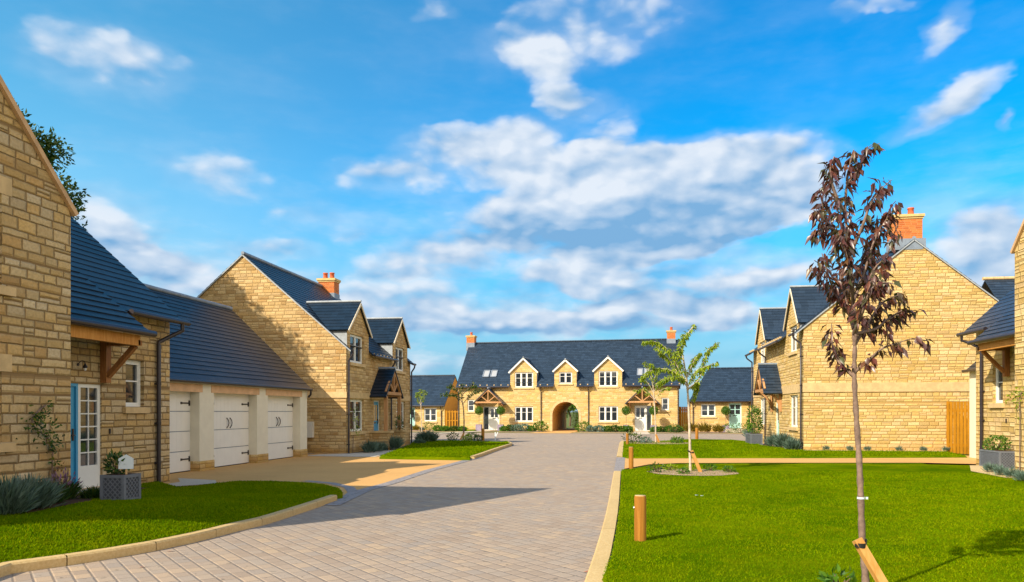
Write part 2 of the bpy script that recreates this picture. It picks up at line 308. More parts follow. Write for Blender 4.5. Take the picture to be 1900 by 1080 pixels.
def lawn_mat():
    m, t, b = mat('mown_lawn'); o = t.node('ShaderNodeTexCoord').outputs['Object']
    a = t.noise(o, .55, 4., .6); d = t.noise(o, 3.2, 5., .65); f = t.noise(o, 55., 4., .7)
    c = t.mix(t.ss(a, .35, .65), (.065, .135, .0008), (.165, .22, .001)); c = t.mix(t.ss(d, .45, .75, 0, .55), c, (.24, .25, .002)); c = t.mix(t.ss(f, .3, .7, 0, .4), c, (.04, .10, .001))
    x, y, z = t.sep(o); stripe = t.m('SINE', t.m('MULTIPLY', t.m('ADD', t.m('MULTIPLY', x, .8), t.m('MULTIPLY', y, -.6)), 3.4)); c = t.mix(t.ss(stripe, -.4, .4, 0, .16), c, (.15, .22, .003))
    t.put(b.inputs['Base Color'], c); b.inputs['Roughness'].default_value = 1.0; b.inputs['Specular IOR Level'].default_value = .0
    t.put(b.inputs['Normal'], t.bump(t.m('ADD', f, t.m('MULTIPLY', d, .8)), .9, .03)); return m
M['lawn'] = lawn_mat()
def leaf(name, cols, rough=.5, trans=.35, spec=.3, back=None):
    m, t, b = mat(name); g = t.node('ShaderNodeNewGeometry'); ri = g.outputs['Random Per Island']
    c = t.ramp(ri, [(i / (len(cols) - 1), c_) for i, c_ in enumerate(cols)])
    t.put(b.inputs['Base Color'], c); b.inputs['Roughness'].default_value = rough; b.inputs['Specular IOR Level'].default_value = spec
    if trans:
        tr = t.node('ShaderNodeBsdfTranslucent'); t.put(tr.inputs[0], t.mix(1.0, c, (1.3, 1.3, .6), 'MULTIPLY')); mx = t.node('ShaderNodeMixShader'); mx.inputs[0].default_value = trans
        t.l.new(b.outputs[0], mx.inputs[1]); t.l.new(tr.outputs[0], mx.inputs[2]); out = [n for n in t.n if n.type == 'OUTPUT_MATERIAL'][0]; t.l.new(mx.outputs[0], out.inputs[0])
    return m
M['grass'] = leaf('grass_blade', [(.085, .18, .0005), (.13, .23, .0008), (.18, .26, .001), (.27, .31, .002)], .9, .3, .0)
def tint_grass():
    m = M['grass']; t = NT(m.node_tree); b = [n for n in t.n if n.type == 'BSDF_PRINCIPLED'][0]; src = b.inputs['Base Color'].links[0].from_socket; o = t.node('ShaderNodeTexCoord').outputs['Object']
    a = t.noise(o, .5, 4., .6); d = t.noise(o, 2.6, 5., .65); c = t.mix(t.ss(a, .35, .65, .55, 0), src, (.045, .12, .0005)); c = t.mix(t.ss(d, .46, .72, 0, .55), c, (.27, .28, .004))
    x, y, z = t.sep(o); stripe = t.m('SINE', t.m('MULTIPLY', t.m('ADD', t.m('MULTIPLY', x, .8), t.m('MULTIPLY', y, -.6)), 3.4)); c = t.mix(t.ss(stripe, -.4, .4, 0, .18), c, (.17, .27, .002)); t.put(b.inputs['Base Color'], c)
tint_grass()
M['copper'] = leaf('copper_leaf', [(.06, .022, .024), (.13, .038, .026), (.08, .028, .034), (.18, .06, .03), (.055, .07, .018), (.11, .05, .06), (.09, .05, .055)], .34, .28, .6)
M['cherry'] = leaf('cherry_leaf', [(.10, .19, .008), (.22, .32, .012), (.34, .40, .02), (.16, .26, .01)], .45, .35)
M['green'] = leaf('green_leaf', [(.03, .10, .01), (.07, .18, .015), (.14, .26, .02)], .5, .3)
M['dark_green'] = leaf('dark_leaf', [(.012, .045, .010), (.03, .08, .015), (.06, .13, .02), (.16, .17, .02)], .45, .25)
M['topiary'] = leaf('topiary_leaf', [(.035, .10, .004), (.07, .17, .006), (.12, .23, .01)], .5, .25)
M['lavender'] = leaf('lavender_leaf', [(.09, .16, .13), (.14, .23, .19), (.20, .29, .25), (.05, .10, .06)], .7, .15)
M['purple'] = leaf('purple_flower', [(.16, .08, .22), (.28, .16, .32), (.22, .11, .18)], .7, .2)
M['ochre'] = leaf('ochre_grass', [(.22, .17, .02), (.34, .24, .03), (.15, .16, .02)], .7, .3)
M['redleaf'] = leaf('reddish_leaf', [(.20, .06, .03), (.09, .14, .02), (.30, .14, .05)], .5, .3)
M['bark'] = plain('grey_bark', (.20, .14, .115), .85, .2, .35, 16, .7, 0, .006); M['bark_pale'] = plain('pale_bark', (.50, .42, .33), .8, .2, .3, 14, .5, 0, .006); M['bark_dark'] = plain('dark_bark', (.13, .09, .06), .9, .2, .3, 9, .6)
def glass():
    m, t, b = mat('window_glass'); b.inputs['Base Color'].default_value = (.018, .024, .032, 1); b.inputs['Roughness'].default_value = .03; b.inputs['IOR'].default_value = 1.75; b.inputs['Specular IOR Level'].default_value = .7
    o = t.node('ShaderNodeTexCoord').outputs['Object']; t.put(b.inputs['Normal'], t.bump(t.noise(o, 1.6, 1., .5), .12, .02)); return m
M['glass'] = glass()

# ------------------------------------------------------------------ mesh builder
class MB:
    def __init__(s): s.v = []; s.f = []; s.uv = []; s.mi = []; s.sm = []
    def poly(s, pts, uv=None, mi=0, smooth=False):
        pts = [Vector(p) for p in pts]
        if uv is None:
            n = Vector((0, 0, 0))
            for i in range(1, len(pts) - 1): n += (pts[i] - pts[0]).cross(pts[i + 1] - pts[0])
            if n.length < 1e-10: return
            n.normalize()
            if abs(n.z) > .97: uv = [(p.x, p.y) for p in pts]
            else:
                t = Vector((0, 0, 1)).cross(n).normalized(); b = n.cross(t); uv = [(p.dot(t), p.dot(b)) for p in pts]
        k = len(s.v); s.v += [tuple(p) for p in pts]; s.f.append(tuple(range(k, k + len(pts)))); s.uv.append(uv); s.mi.append(mi); s.sm.append(smooth)
    def box(s, x0, x1, y0, y1, z0, z1, mi=0, top=True):
        a, b, c, d = (x0, y0), (x1, y0), (x1, y1), (x0, y1)
        for p, q in ((a, b), (b, c), (c, d), (d, a)): s.poly([(*p, z0), (*q, z0), (*q, z1), (*p, z1)], mi=mi)
        s.poly([(*a, z1), (*b, z1), (*c, z1), (*d, z1)], mi=mi); s.poly([(*d, z0), (*c, z0), (*b, z0), (*a, z0)], mi=mi)
    def beam(s, p0, p1, w, h, up=(0, 0, 1), mi=0):
        p0, p1 = Vector(p0), Vector(p1); d = (p1 - p0).normalized(); u = Vector(up); sd_ = d.cross(u)
        if sd_.length < 1e-4: sd_ = d.cross(Vector((1, 0, 0)))
        sd_.normalize(); u = sd_.cross(d).normalized(); q = [sd_ * a * w / 2 + u * b * h / 2 for a, b in ((-1, -1), (1, -1), (1, 1), (-1, 1))]
        for i in range(4):
            j = (i + 1) % 4; s.poly([p0 + q[i], p0 + q[j], p1 + q[j], p1 + q[i]][::-1], mi=mi)
        s.poly([p0 + a for a in q], mi=mi); s.poly([p1 + a for a in q][::-1], mi=mi)
    def tube(s, pts, rad, n=8, mi=0, cap=True):
        pts = [Vector(p) for p in pts]; rad = rad if isinstance(rad, (list, tuple)) else [rad] * len(pts); rings = []
        ref = None
        for i, p in enumerate(pts):
            d = (pts[min(i + 1, len(pts) - 1)] - pts[max(i - 1, 0)]).normalized()
            if ref is None or abs(ref.dot(d)) > .98: ref = Vector((1, 0, 0)) if abs(d.x) < .8 else Vector((0, 1, 0))
            a = d.cross(ref).normalized(); b = d.cross(a).normalized(); ref = b.cross(d).normalized() if False else ref
            rings.append([p + (a * math.cos(2 * PI * k / n) + b * math.sin(2 * PI * k / n)) * rad[i] for k in range(n)])
        base = len(s.v)
        for r in rings: s.v += [tuple(q) for q in r]
        for i in range(len(rings) - 1):
            for k in range(n):
                k2 = (k + 1) % n; s.f.append((base + i * n + k, base + i * n + k2, base + (i + 1) * n + k2, base + (i + 1) * n + k))
                s.uv.append([(k / n, i), ((k + 1) / n, i), ((k + 1) / n, i + 1), (k / n, i + 1)]); s.mi.append(mi); s.sm.append(True)
        if cap: s.poly(rings[0][::-1], mi=mi); s.poly(rings[-1], mi=mi)
    def lathe(s, c, prof, n=14, mi=0):
        c = Vector(c); base = len(s.v)
        for (r, z) in prof: s.v += [(c.x + r * math.cos(2 * PI * k / n), c.y + r * math.sin(2 * PI * k / n), c.z + z) for k in range(n)]
        for i in range(len(prof) - 1):
            for k in range(n):
                k2 = (k + 1) % n; s.f.append((base + i * n + k, base + i * n + k2, base + (i + 1) * n + k2, base + (i + 1) * n + k)); s.uv.append([(0, 0), (1, 0), (1, 1), (0, 1)]); s.mi.append(mi); s.sm.append(True)
        s.poly([s.v[base + (len(prof) - 1) * n + k] for k in range(n)], mi=mi)
    def build(s, name, mats, parent=None):
        me = bpy.data.meshes.new(name); me.from_pydata(s.v, [], s.f)
        if not isinstance(mats, (list, tuple)): mats = [mats]
        for m_ in mats: me.materials.append(m_ if not isinstance(m_, str) else M[m_])
        uvl = me.uv_layers.new(name='UVMap'); flat = [c for u in s.uv for p in u for c in (p[0], p[1])]; uvl.data.foreach_set('uv', flat)
        me.polygons.foreach_set('material_index', s.mi); me.polygons.foreach_set('use_smooth', s.sm); me.update()
        o = bpy.data.objects.new(name, me); C.objects.link(o)
        if parent is not None: o.parent = parent
        return o
def tag(o, label=None, cat=None, group=None, kind=None):
    if label: o['label'] = label
    if cat: o['category'] = cat
    if group: o['group'] = group
    if kind: o['kind'] = kind
    return o
def thing(name, label, cat, loc=(0, 0, 0), rz=0, group=None):
    o = bpy.data.objects.new(name, None); C.objects.link(o); o.location = loc; o.rotation_euler = (0, 0, rz); o.empty_display_size = .3
    return tag(o, label, cat, group)
def g(px, py, z=0.0):
    f = (EYE - z) * FPX / (py - HY); r = f * (px - 950) / FPX; c, s = math.cos(YAW), math.sin(YAW)
    return Vector((r * c - f * s, r * s + f * c, z))
def clip(poly, outline):
    out = poly; k = len(outline)
    for i in range(k):
        a, b = outline[i], outline[(i + 1) % k]; inp = out; out = []
        if not inp: return []
        side = lambda p: (b[0] - a[0]) * (p[1] - a[1]) - (b[1] - a[1]) * (p[0] - a[0])
        for j in range(len(inp)):
            p, q = inp[j], inp[(j + 1) % len(inp)]; sp, sq = side(p), side(q)
            if sp >= -1e-9: out.append(p)
            if (sp > 1e-9 and sq < -1e-9) or (sp < -1e-9 and sq > 1e-9):
                t = sp / (sp - sq); out.append((p[0] + (q[0] - p[0]) * t, p[1] + (q[1] - p[1]) * t))
    return out
def panel(mb, fr, outline, holes=(), depth=.1, mi=0, arch=None):
    """wall face in a (u, z) plane with openings and reveals; fr(u, d, z) -> point, d is depth into the wall; outline counter-clockwise convex"""
    us = sorted({p[0] for p in outline} | {h[0] for h in holes} | {h[1] for h in holes}); zs = sorted({p[1] for p in outline} | {h[2] for h in holes} | {h[3] for h in holes})
    for i in range(len(us) - 1):
        for j in range(len(zs) - 1):
            cu, cz = (us[i] + us[i + 1]) / 2, (zs[j] + zs[j + 1]) / 2
            if any(h[0] < cu < h[1] and h[2] < cz < h[3] for h in holes): continue
            c = clip([(us[i], zs[j]), (us[i + 1], zs[j]), (us[i + 1], zs[j + 1]), (us[i], zs[j + 1])], outline)
            if len(c) >= 3: mb.poly([fr(u, 0, z) for u, z in c], uv=[(u, z) for u, z in c], mi=mi)
    for h in holes:
        if len(h) > 4 and h[4] == 'noreveal': continue
        a, b, c, d = h[:4]; D = h[4] if len(h) > 4 else depth
        for (p, q) in (((a, c), (a, d)), ((b, d), (b, c)), ((a, d), (b, d)), ((b, c), (a, c))):
            mb.poly([fr(p[0], 0, p[1]), fr(q[0], 0, q[1]), fr(q[0], D, q[1]), fr(p[0], D, p[1])], mi=mi)
def slope(mb, e0, e1, r1, r0, course=.22, lift=.014, thick=.05, off=0.0, sides=True):
    """stepped slate courses from the eave e0-e1 up to r0-r1"""
    e0, e1, r1, r0 = map(Vector, (e0, e1, r1, r0)); nrm = (e1 - e0).cross(r0 - e0).normalized()
    if nrm.z < 0: nrm = -nrm
    L = ((r0 - e0).length + (r1 - e1).length) / 2; ex = (e1 - e0).normalized(); h = (r0 - e0) - ex * (r0 - e0).dot(ex); H = h.length; n = max(1, round(H / course))
    for i in range(n):
        t0, t1 = i / n, (i + 1) / n
        a, b, c, d = e0.lerp(r0, t0), e1.lerp(r1, t0), e1.lerp(r1, t1), e0.lerp(r0, t1)
        ua = [(p - e0).dot(ex) + e0.dot(ex) for p in (a, b, c, d)]; v0, v1 = i * course * 1.0 + off, (i + 1) * course + off
        al, bl = a + nrm * lift, b + nrm * lift
        mb.poly([al, bl, c, d], uv=[(ua[0], v0), (ua[1], v0), (ua[2], v1), (ua[3], v1)]); mb.poly([a - nrm * .002, b - nrm * .002, bl, al], uv=[(ua[0], v0), (ua[1], v0), (ua[1], v0 + .01), (ua[0], v0 + .01)])
        if sides: mb.poly([a, al, d], uv=[(0, 0), (0, .01), (.2, 0)]); mb.poly([b, c, bl], uv=[(0, 0), (0, .01), (.2, 0)])
    k = nrm * -thick
    mb.poly([e0 + k, r0 + k, r1 + k, e1 + k]); mb.poly([e0, e0 + k, e1 + k, e1]); mb.poly([e0, r0, r0 + k, e0 + k]); mb.poly([e1, e1 + k, r1 + k, r1]); mb.poly([r0, r1, r1 + k, r0 + k])
GROUPED = {}

def window(par, fr, x0, x1, z0, z1, lights=2, bar=.62, rev=.1, sill=True, mullion=.045, ft=.055, frame_mat='white', sillw=.1, label=None):
    """frame set in its reveal with panes and stone sill; fr maps (u, depth, z)"""
    mb = MB(); d0, d1 = rev - .035, rev + .03
    def bx(a, b, c, d, da=d0, db=d1):
        P = [fr(a, da, c), fr(b, da, c), fr(b, da, d), fr(a, da, d)]; Q = [fr(a, db, c), fr(b, db, c), fr(b, db, d), fr(a, db, d)]
        mb.poly(P); mb.poly(Q[::-1])
        for i in range(4): j = (i + 1) % 4; mb.poly([P[i], Q[i], Q[j], P[j]])
    bx(x0, x0 + ft, z0, z1); bx(x1 - ft, x1, z0, z1); bx(x0 + ft, x1 - ft, z0, z0 + ft); bx(x0 + ft, x1 - ft, z1 - ft, z1)
    w = (x1 - x0 - 2 * ft) / lights
    for k in range(1, lights): bx(x0 + ft + k * w - mullion / 2 - .012, x0 + ft + k * w + mullion / 2 + .012, z0 + ft, z1 - ft)
    if bar:
        zb = z0 + (z1 - z0) * bar
        for k in range(lights):
            a = x0 + ft + k * w + (0 if k == 0 else mullion / 2 + .012); b = x0 + ft + (k + 1) * w - (0 if k == lights - 1 else mullion / 2 + .012); bx(a, b, zb - .014, zb + .014, d0 + .012, d1 - .004)
            s_ = .028
            bx(a, a + s_, z0 + ft, zb - .014, d0 + .008, d1 - .006); bx(b - s_, b, z0 + ft, zb - .014, d0 + .008, d1 - .006); bx(a + s_, b - s_, z0 + ft, z0 + ft + s_, d0 + .008, d1 - .006)
            bx(a, a + s_, zb + .014, z1 - ft, d0 + .008, d1 - .006); bx(b - s_, b, zb + .014, z1 - ft, d0 + .008, d1 - .006); bx(a + s_, b - s_, z1 - ft - s_, z1 - ft, d0 + .008, d1 - .006)
    o = mb.build('window', frame_mat, par)
    if label: o['label'] = label
    gp = MB(); dg = rev + .012; gp.poly([fr(x0 + .02, dg, z0 + .02), fr(x1 - .02, dg, z0 + .02), fr(x1 - .02, dg, z1 - .02), fr(x0 + .02, dg, z1 - .02)]); gp.build('pane', 'glass', o)
    if sill:
        sb = MB(); mb = sb; a, b = x0 - sillw, x1 + sillw
        P = [fr(a, -.07, z0 - .13), fr(b, -.07, z0 - .13), fr(b, -.07, z0 - .012), fr(a, -.07, z0 - .012)]; Q = [fr(a, .0, z0 - .13), fr(b, .0, z0 - .13), fr(b, rev, z0), fr(a, rev, z0)]
        Q = [fr(a, .0, z0 - .13), fr(b, .0, z0 - .13), fr(b, .0, z0 - .002), fr(a, .0, z0 - .002)]
        sb.poly(P); 
        for i in range(4): j = (i + 1) % 4; sb.poly([P[i], Q[i], Q[j], P[j]])
        sb.poly([fr(x0, 0, z0 - .002), fr(x1, 0, z0 - .002), fr(x1, rev, z0 + .01), fr(x0, rev, z0 + .01)])
        sb.build('sill', 'ashlar', o)
    return o
def downpipe(par, x, y, z0, z1, r=.038, kick=0.0, ky=0.0):
    """y is the pipe axis; kick/ky shift the top to meet the gutter"""
    mb = MB(); pts = [(x, y, z0), (x, y, z1 - .42)]
    if kick or ky: pts += [(x, y, z1 - .40), (x + kick * .85, y + ky * .85, z1 - .2), (x + kick, y + ky, z1 - .12), (x + kick, y + ky, z1)]
    else: pts += [(x, y, z1)]
    mb.tube(pts, r, 8)
    z = z0 + .35
    while z < z1 - .5: mb.tube([(x, y, z - .025), (x, y, z + .025)], r * 1.35, 8); mb.box(x - .02, x + .02, y, y + .09, z - .015, z + .015); z += 1.15
    return mb.build('downpipe', 'plumb', par)
def gutter(par, p0, p1, r=.06):
    mb = MB(); mb.tube([p0, p1], r, 10); return mb.build('gutter', 'plumb', par)
def chimney(par, x0, x1, y0, y1, z0, z1, pots=2, axis='x', lead=.35):
    mb = MB(); mb.box(x0, x1, y0, y1, z0, z1); c = mb.build('chimney', 'brick', par)
    mb = MB(); mb.box(x0 - .03, x1 + .03, y0 - .03, y1 + .03, z1, z1 + .07); mb.box(x0 - .07, x1 + .07, y0 - .07, y1 + .07, z1 + .07, z1 + .17); mb.build('chimney_cap', 'capstone', c)
    mb = MB(); mb.box(x0 - .02, x1 + .02, y0 - .02, y1 + .02, z0 - .2, z0 + lead); mb.build('flashing', 'lead', c)
    for k in range(pots):
        t = (k + 1) / (pots + 1) if pots > 1 else .5
        if pots > 1: t = .5 + (k - (pots - 1) / 2) * .42
        px_, py_ = (x0 + (x1 - x0) * t, (y0 + y1) / 2) if axis == 'x' else ((x0 + x1) / 2, y0 + (y1 - y0) * t)
        mb = MB(); mb.lathe((px_, py_, z1 + .17), [(.14, 0), (.13, .04), (.115, .1), (.105, .26), (.125, .27), (.125, .32), (.09, .32), (.08, .1)]); mb.build('chimney_pot', 'terra', c)
    return c
def ridge(par, p0, p1, m='coping', r=.08):
    mb = MB(); p0, p1 = Vector(p0), Vector(p1); n = max(1, int((p1 - p0).length / .45)); s = (p1 - p0) / n
    for k in range(n): mb.tube([p0 + s * k, p0 + s * (k + 1) * 1.0 - s.normalized() * .012], r + (k % 2) * .002, 10)
    return mb.build('ridge', m, par)
def timber_gable(porch, fr, cx, w, zt, za, dfront, m='oak', th=.09):
    """tie beam, rafters, king post and struts in the front plane"""
    h = za - zt; mb = MB(); P = lambda u, z, d=dfront: fr(u, d, z); upv = Vector(fr(0, -1, 0)) - Vector(fr(0, 0, 0))
    mb.beam(P(cx - w / 2, zt), P(cx + w / 2, zt), th, .13, (0, 0, 1)); mb.build('tie_beam', m, porch)
    for s in (-1, 1):
        mb = MB(); mb.beam(P(cx + s * w / 2, zt + .03), P(cx, za), th * .98, .12, upv.cross(Vector(P(cx, za)) - Vector(P(cx + s * w / 2, zt)))); mb.build('rafter', m, porch)
        mb = MB(); mb.beam(P(cx + s * .03, zt + .07), P(cx + s * w * .25, zt + h * .48), th * .7, .075, upv.cross(Vector((0, 0, 1)))); mb.build('strut', m, porch)
    mb = MB(); mb.beam(P(cx, zt + .06), P(cx, za - .06), th * .8, .10, upv); mb.build('king_post', m, porch)
def brackets(porch, fr, xs, zt, z0, d, m='oak'):
    for x in xs:
        mb = MB(); mb.beam(fr(x, -.06, z0), fr(x, -.06, zt - .03), .11, .12, (1, 0, 0)); mb.beam(fr(x, -.02, zt), fr(x, -d - .04, zt), .11, .13, (0, 0, 1))
        pts = [fr(x, -.08 - (d - .15) * (1 - math.cos(a)), z0 + .12 + (zt - .1 - z0 - .12) * math.sin(a)) for a in [PI / 2 * k / 5 for k in range(6)]]
        for a, b in zip(pts, pts[1:]): mb.beam(a, b, .09, .10, (0, 0, 1) if abs(a[2] - b[2]) < 1e-3 else (Vector(fr(0, 1, 0)) - Vector(fr(0, 0, 0))))
        mb.build('bracket', m, porch)
def porch_roof(porch, fr, cx, w, zt, za, proj, m, over=.12, course=.2, tiles=True):
    sl_ = (za - zt) / (w / 2); ew = w / 2 + .22; ze = za + .09 - sl_ * ew
    mb = MB()
    slope(mb, fr(cx - ew, 0.0, ze), fr(cx - ew, -proj - over, ze), fr(cx, -proj - over, za + .09), fr(cx, 0.0, za + .09), course, .022)
    slope(mb, fr(cx + ew, -proj - over, ze), fr(cx + ew, 0.0, ze), fr(cx, 0.0, za + .09), fr(cx, -proj - over, za + .09), course, .022)
    mb.build('porch_roof', m, porch)
    mb = MB(); mb.tube([fr(cx, .0, za + .12), fr(cx, -proj - over - .01, za + .12)], .055, 8); mb.build('porch_ridge', 'lead', porch)
F0 = lambda x, d, z: (x, d, z)                     # front facade at y = 0 facing -y
def door(par, fr, x0, x1, z0, z1, m='white', rev=.1, glaz=((.15, .45, .55, .9), (.55, .85, .55, .9)), label=None, handle_side=1, frame_m='white'):
    mb = MB()
    def bx(mb, a, b, c, d, da, db):
        P = [fr(a, da, c), fr(b, da, c), fr(b, da, d), fr(a, da, d)]; Q = [fr(a, db, c), fr(b, db, c), fr(b, db, d), fr(a, db, d)]
        mb.poly(P); mb.poly(Q[::-1])
        for i in range(4): j = (i + 1) % 4; mb.poly([P[i], Q[i], Q[j], P[j]])
    w, h = x1 - x0, z1 - z0; f = .055
    bx(mb, x0 + f, x1 - f, z0 + .02, z1 - f, rev - .01, rev + .035)
    for (a, b, c, d) in ((.14, .46, .10, .46), (.54, .86, .10, .46)): bx(mb, x0 + w * a, x0 + w * b, z0 + h * c, z0 + h * d, rev - .018, rev - .0102)
    o = mb.build('door', m, par)
    if label: o['label'] = label
    mb = MB(); bx(mb, x0, x0 + f, z0, z1, rev - .04, rev + .03); bx(mb, x1 - f, x1, z0, z1, rev - .04, rev + .03); bx(mb, x0 + f, x1 - f, z1 - f, z1, rev - .04, rev + .03); mb.build('door_frame', frame_m, o)
    if glaz:
        mb = MB()
        for (a, b, c, d) in glaz: bx(mb, x0 + w * a, x0 + w * b, z0 + h * c, z0 + h * d, rev - .022, rev - .0101)
        mb.build('pane', 'glass', o)
    mb = MB(); hx = x0 + w * (.88 if handle_side > 0 else .12); bx(mb, hx - .02, hx + .02, z0 + .9, z0 + 1.12, rev - .03, rev - .0103); bx(mb, hx - .06, hx + .02, z0 + .99, z0 + 1.01, rev - .06, rev - .031); mb.build('handle', 'black', o)
    mb = MB(); bx(mb, x0 + w * .35, x0 + w * .65, z0 + h * .49, z0 + h * .52, rev - .02, rev - .0104); mb.build('letterbox', 'black', o)
    return o
def dormer(par, fr, cx, hw, ze, za, zroof0, pitch, wallm, roofm, over=.12, barge='cream_wood', zb=None, hole=None, rx=.14):
    """gabled through-eave dormer: wall flush with the facade, cheeks, roof; main roof height at depth d is zroof0 + d*pitch"""
    mb = MB(); holes = [hole] if hole else []
    panel(mb, fr, [(cx - hw, zb), (cx + hw, zb), (cx + hw, ze), (cx, za), (cx - hw, ze)], holes); o = mb.build('dormer', wallm, par)
    dze = (ze - zroof0) / pitch
    for s in (-1, 1): mb = MB(); mb.poly([fr(cx + s * hw, 0, zb), fr(cx + s * hw, 0, ze), fr(cx + s * hw, dze, ze), fr(cx + s * hw, 0, zroof0)]); mb.build('cheek', 'cheek', o)
    sl_ = (za - ze) / hw; ew = hw + rx; zl = za + .05 - sl_ * ew; dl, dr = (zl - zroof0) / pitch, (za + .05 - zroof0) / pitch
    mb = MB()
    slope(mb, fr(cx - ew, dl, zl), fr(cx - ew, -over, zl), fr(cx, -over, za + .05), fr(cx, dr, za + .05), .2, .012); slope(mb, fr(cx + ew, -over, zl), fr(cx + ew, dl, zl), fr(cx, dr, za + .05), fr(cx, -over, za + .05), .2, .012)
    mb.build('dormer_roof', roofm, o)
    n = Vector(fr(0, -1, 0)) - Vector(fr(0, 0, 0))
    for s in (-1, 1):
        mb = MB(); a, b = Vector(fr(cx + s * ew, -over - .015, zl - .05)), Vector(fr(cx + s * .0, -over - .015, za - .04)); mb.beam(a, b, .03, .13 if barge == 'white' else .085, n.cross(b - a)); mb.build('bargeboard', barge, o)
    mb = MB(); mb.tube([fr(cx, dr, za + .075), fr(cx, -over - .02, za + .075)], .05, 8); mb.build('dormer_ridge', 'cheek', o)
    return o
def main_roof(par, L, depth, ze, zr, ov, m, gaps=(), vo=.05, course=.22, x0=0.0, name='roof', back=True):
    """ridge along x; slope from (y=-ov, z=ze') ; gaps: x intervals left open below the wall line for dormers"""
    half = depth / 2; p = (zr - ze) / half; zl = ze - ov * p; mb = MB(); xa, xb = x0 - vo, x0 + L + vo; yc = .06; zc = ze + yc * p
    segs = []; cur = xa
    for a, b in sorted(gaps): segs.append((cur, a)); cur = b
    segs.append((cur, xb)); lo = math.hypot(ov + yc, (ov + yc) * p)
    for a, b in segs:
        if b - a > .03: slope(mb, (a, -ov, zl), (b, -ov, zl), (b, yc, zc), (a, yc, zc), course, off=-round(lo / course) * course)
    slope(mb, (xa, yc, zc), (xb, yc, zc), (xb, half, zr), (xa, half, zr), course)
    if back: slope(mb, (xb, depth + ov, zl), (xa, depth + ov, zl), (xa, half, zr), (xb, half, zr), course)
    return mb.build(name, m, par), segs, zl, p
def block(par, L, depth, ze, zr, wallm, front_holes=(), rev=.1, left_holes=(), right_holes=(), x0=0.0, arch=None, zb=0.0):
    mb = MB(); p = (zr - ze) / (depth / 2); top = ze - .03
    panel(mb, F0, [(x0, zb), (x0 + L, zb), (x0 + L, top), (x0, top)], front_holes, rev)
    panel(mb, lambda u, d, z: (x0 + L - u, depth - d, z), [(0, zb), (L, zb), (L, top), (0, top)])
    gab = [(0, zb), (depth, zb), (depth, top), (depth / 2, zr - .03), (0, top)]
    panel(mb, lambda u, d, z: (x0 + L - d, u, z), gab, right_holes, rev); panel(mb, lambda u, d, z: (x0 + d, depth - u, z), gab, left_holes, rev)
    return mb
def string_course(par, x0, x1, y0, y1, za, zb, sides='fr'):
    mb = MB(); t = .03
    mb.box(x0 - t, x1 + t, y0 - t, y0, za, zb)
    if 'l' in sides: mb.box(x0 - t, x0, y0, y1, za, zb)
    if 'r' in sides: mb.box(x1, x1 + t, y0, y1, za, zb)
    return mb.build('string_course', 'ashlar', par)
def dentils(par, xs, ze, ov, z):
    for x in xs: mb = MB(); mb.box(x - .045, x + .045, -ov * .7, -.005, z - .10, z - .02); mb.build('eaves_bracket', 'ashlar', par)

# ================================================================== GROUND
def flat(name, pts, z, m, kind='structure'):
    mb = MB(); mb.poly([(p[0], p[1], z) for p in pts]); o = mb.build(name, m); o['kind'] = kind; return o
flat('ground', [(-900, -60), (900, -60), (900, 2500), (-900, 2500)], -.02, 'earth')
flat('road', [(-9.5, -3), (2.2, -3), (2.2, 36), (40, 42), (40, 55.5), (-40, 57.0), (-40, 42), (-13, 42), (-13, 20), (-13, 14), (-9.5, 9)], 0.0, 'paver')
drv = [(-11.6, 15.0), (-9.0, 15.0)] + [tuple(g(*p)[:2]) for p in ((626, 931), (664, 909.5), (711.6, 897), (787, 873), (866, 852.6), (885, 849))] + [tuple(g(704, 847.5)[:2]), (-10.2, 27.9), (-11.6, 27.9)]
flat('driveway', drv, .004, 'resin')
def offset_strip(name, pts, w, z, m):
    mb = MB(); P = [Vector((p[0], p[1])) for p in pts]
    L_ = []
    for i, p in enumerate(P):
        d = (P[min(i + 1, len(P) - 1)] - P[max(i - 1, 0)]).normalized(); n = Vector((-d.y, d.x)); L_.append((p, p + n * w))
    for a, b in zip(L_, L_[1:]): mb.poly([(*a[0], z), (*b[0], z), (*b[1], z), (*a[1], z)])
    o = mb.build(name, m); o['kind'] = 'structure'; return o
eL = [g(600, 938), g(664, 909.5), g(711.6, 897), g(787, 873), g(866, 852.6), g(885, 849)]
offset_strip('road_edging', eL, -.28, .008, 'edge')
# flagstone paths
flat('path', [(-11.2, 27.0), g(560, 846.5)[:2], g(696, 848.5)[:2], g(762, 826)[:2], (-9.2, 31.6), (-10.3, 31.6), (-10.4, 27.5)], .012, 'flag')
flat('path', [(-9.93, 14.6), g(330, 903)[:2], g(402, 898)[:2], g(400, 892)[:2], g(330, 888)[:2], (-9.93, 15.8)], .014, 'flag')
# resin path across the green on the right
pr = [g(1150, 849)[:2], g(1144, 874)[:2], g(1163, 871)[:2], g(1204, 863.5)[:2], g(1260, 861)[:2], g(1400, 860.4)[:2], g(1600, 860.4)[:2], g(1711, 860.4)[:2], g(1815, 863)[:2], (13.5, 24.6), (14.0, 29.0), g(1800, 847)[:2], g(1500, 848.5)[:2]]
flat('path', pr, .03, 'resin')
flat('path', [g(1139, 877)[:2], g(1158, 877)[:2], g(1160, 849)[:2], g(1144, 849)[:2]], .034, 'edge')

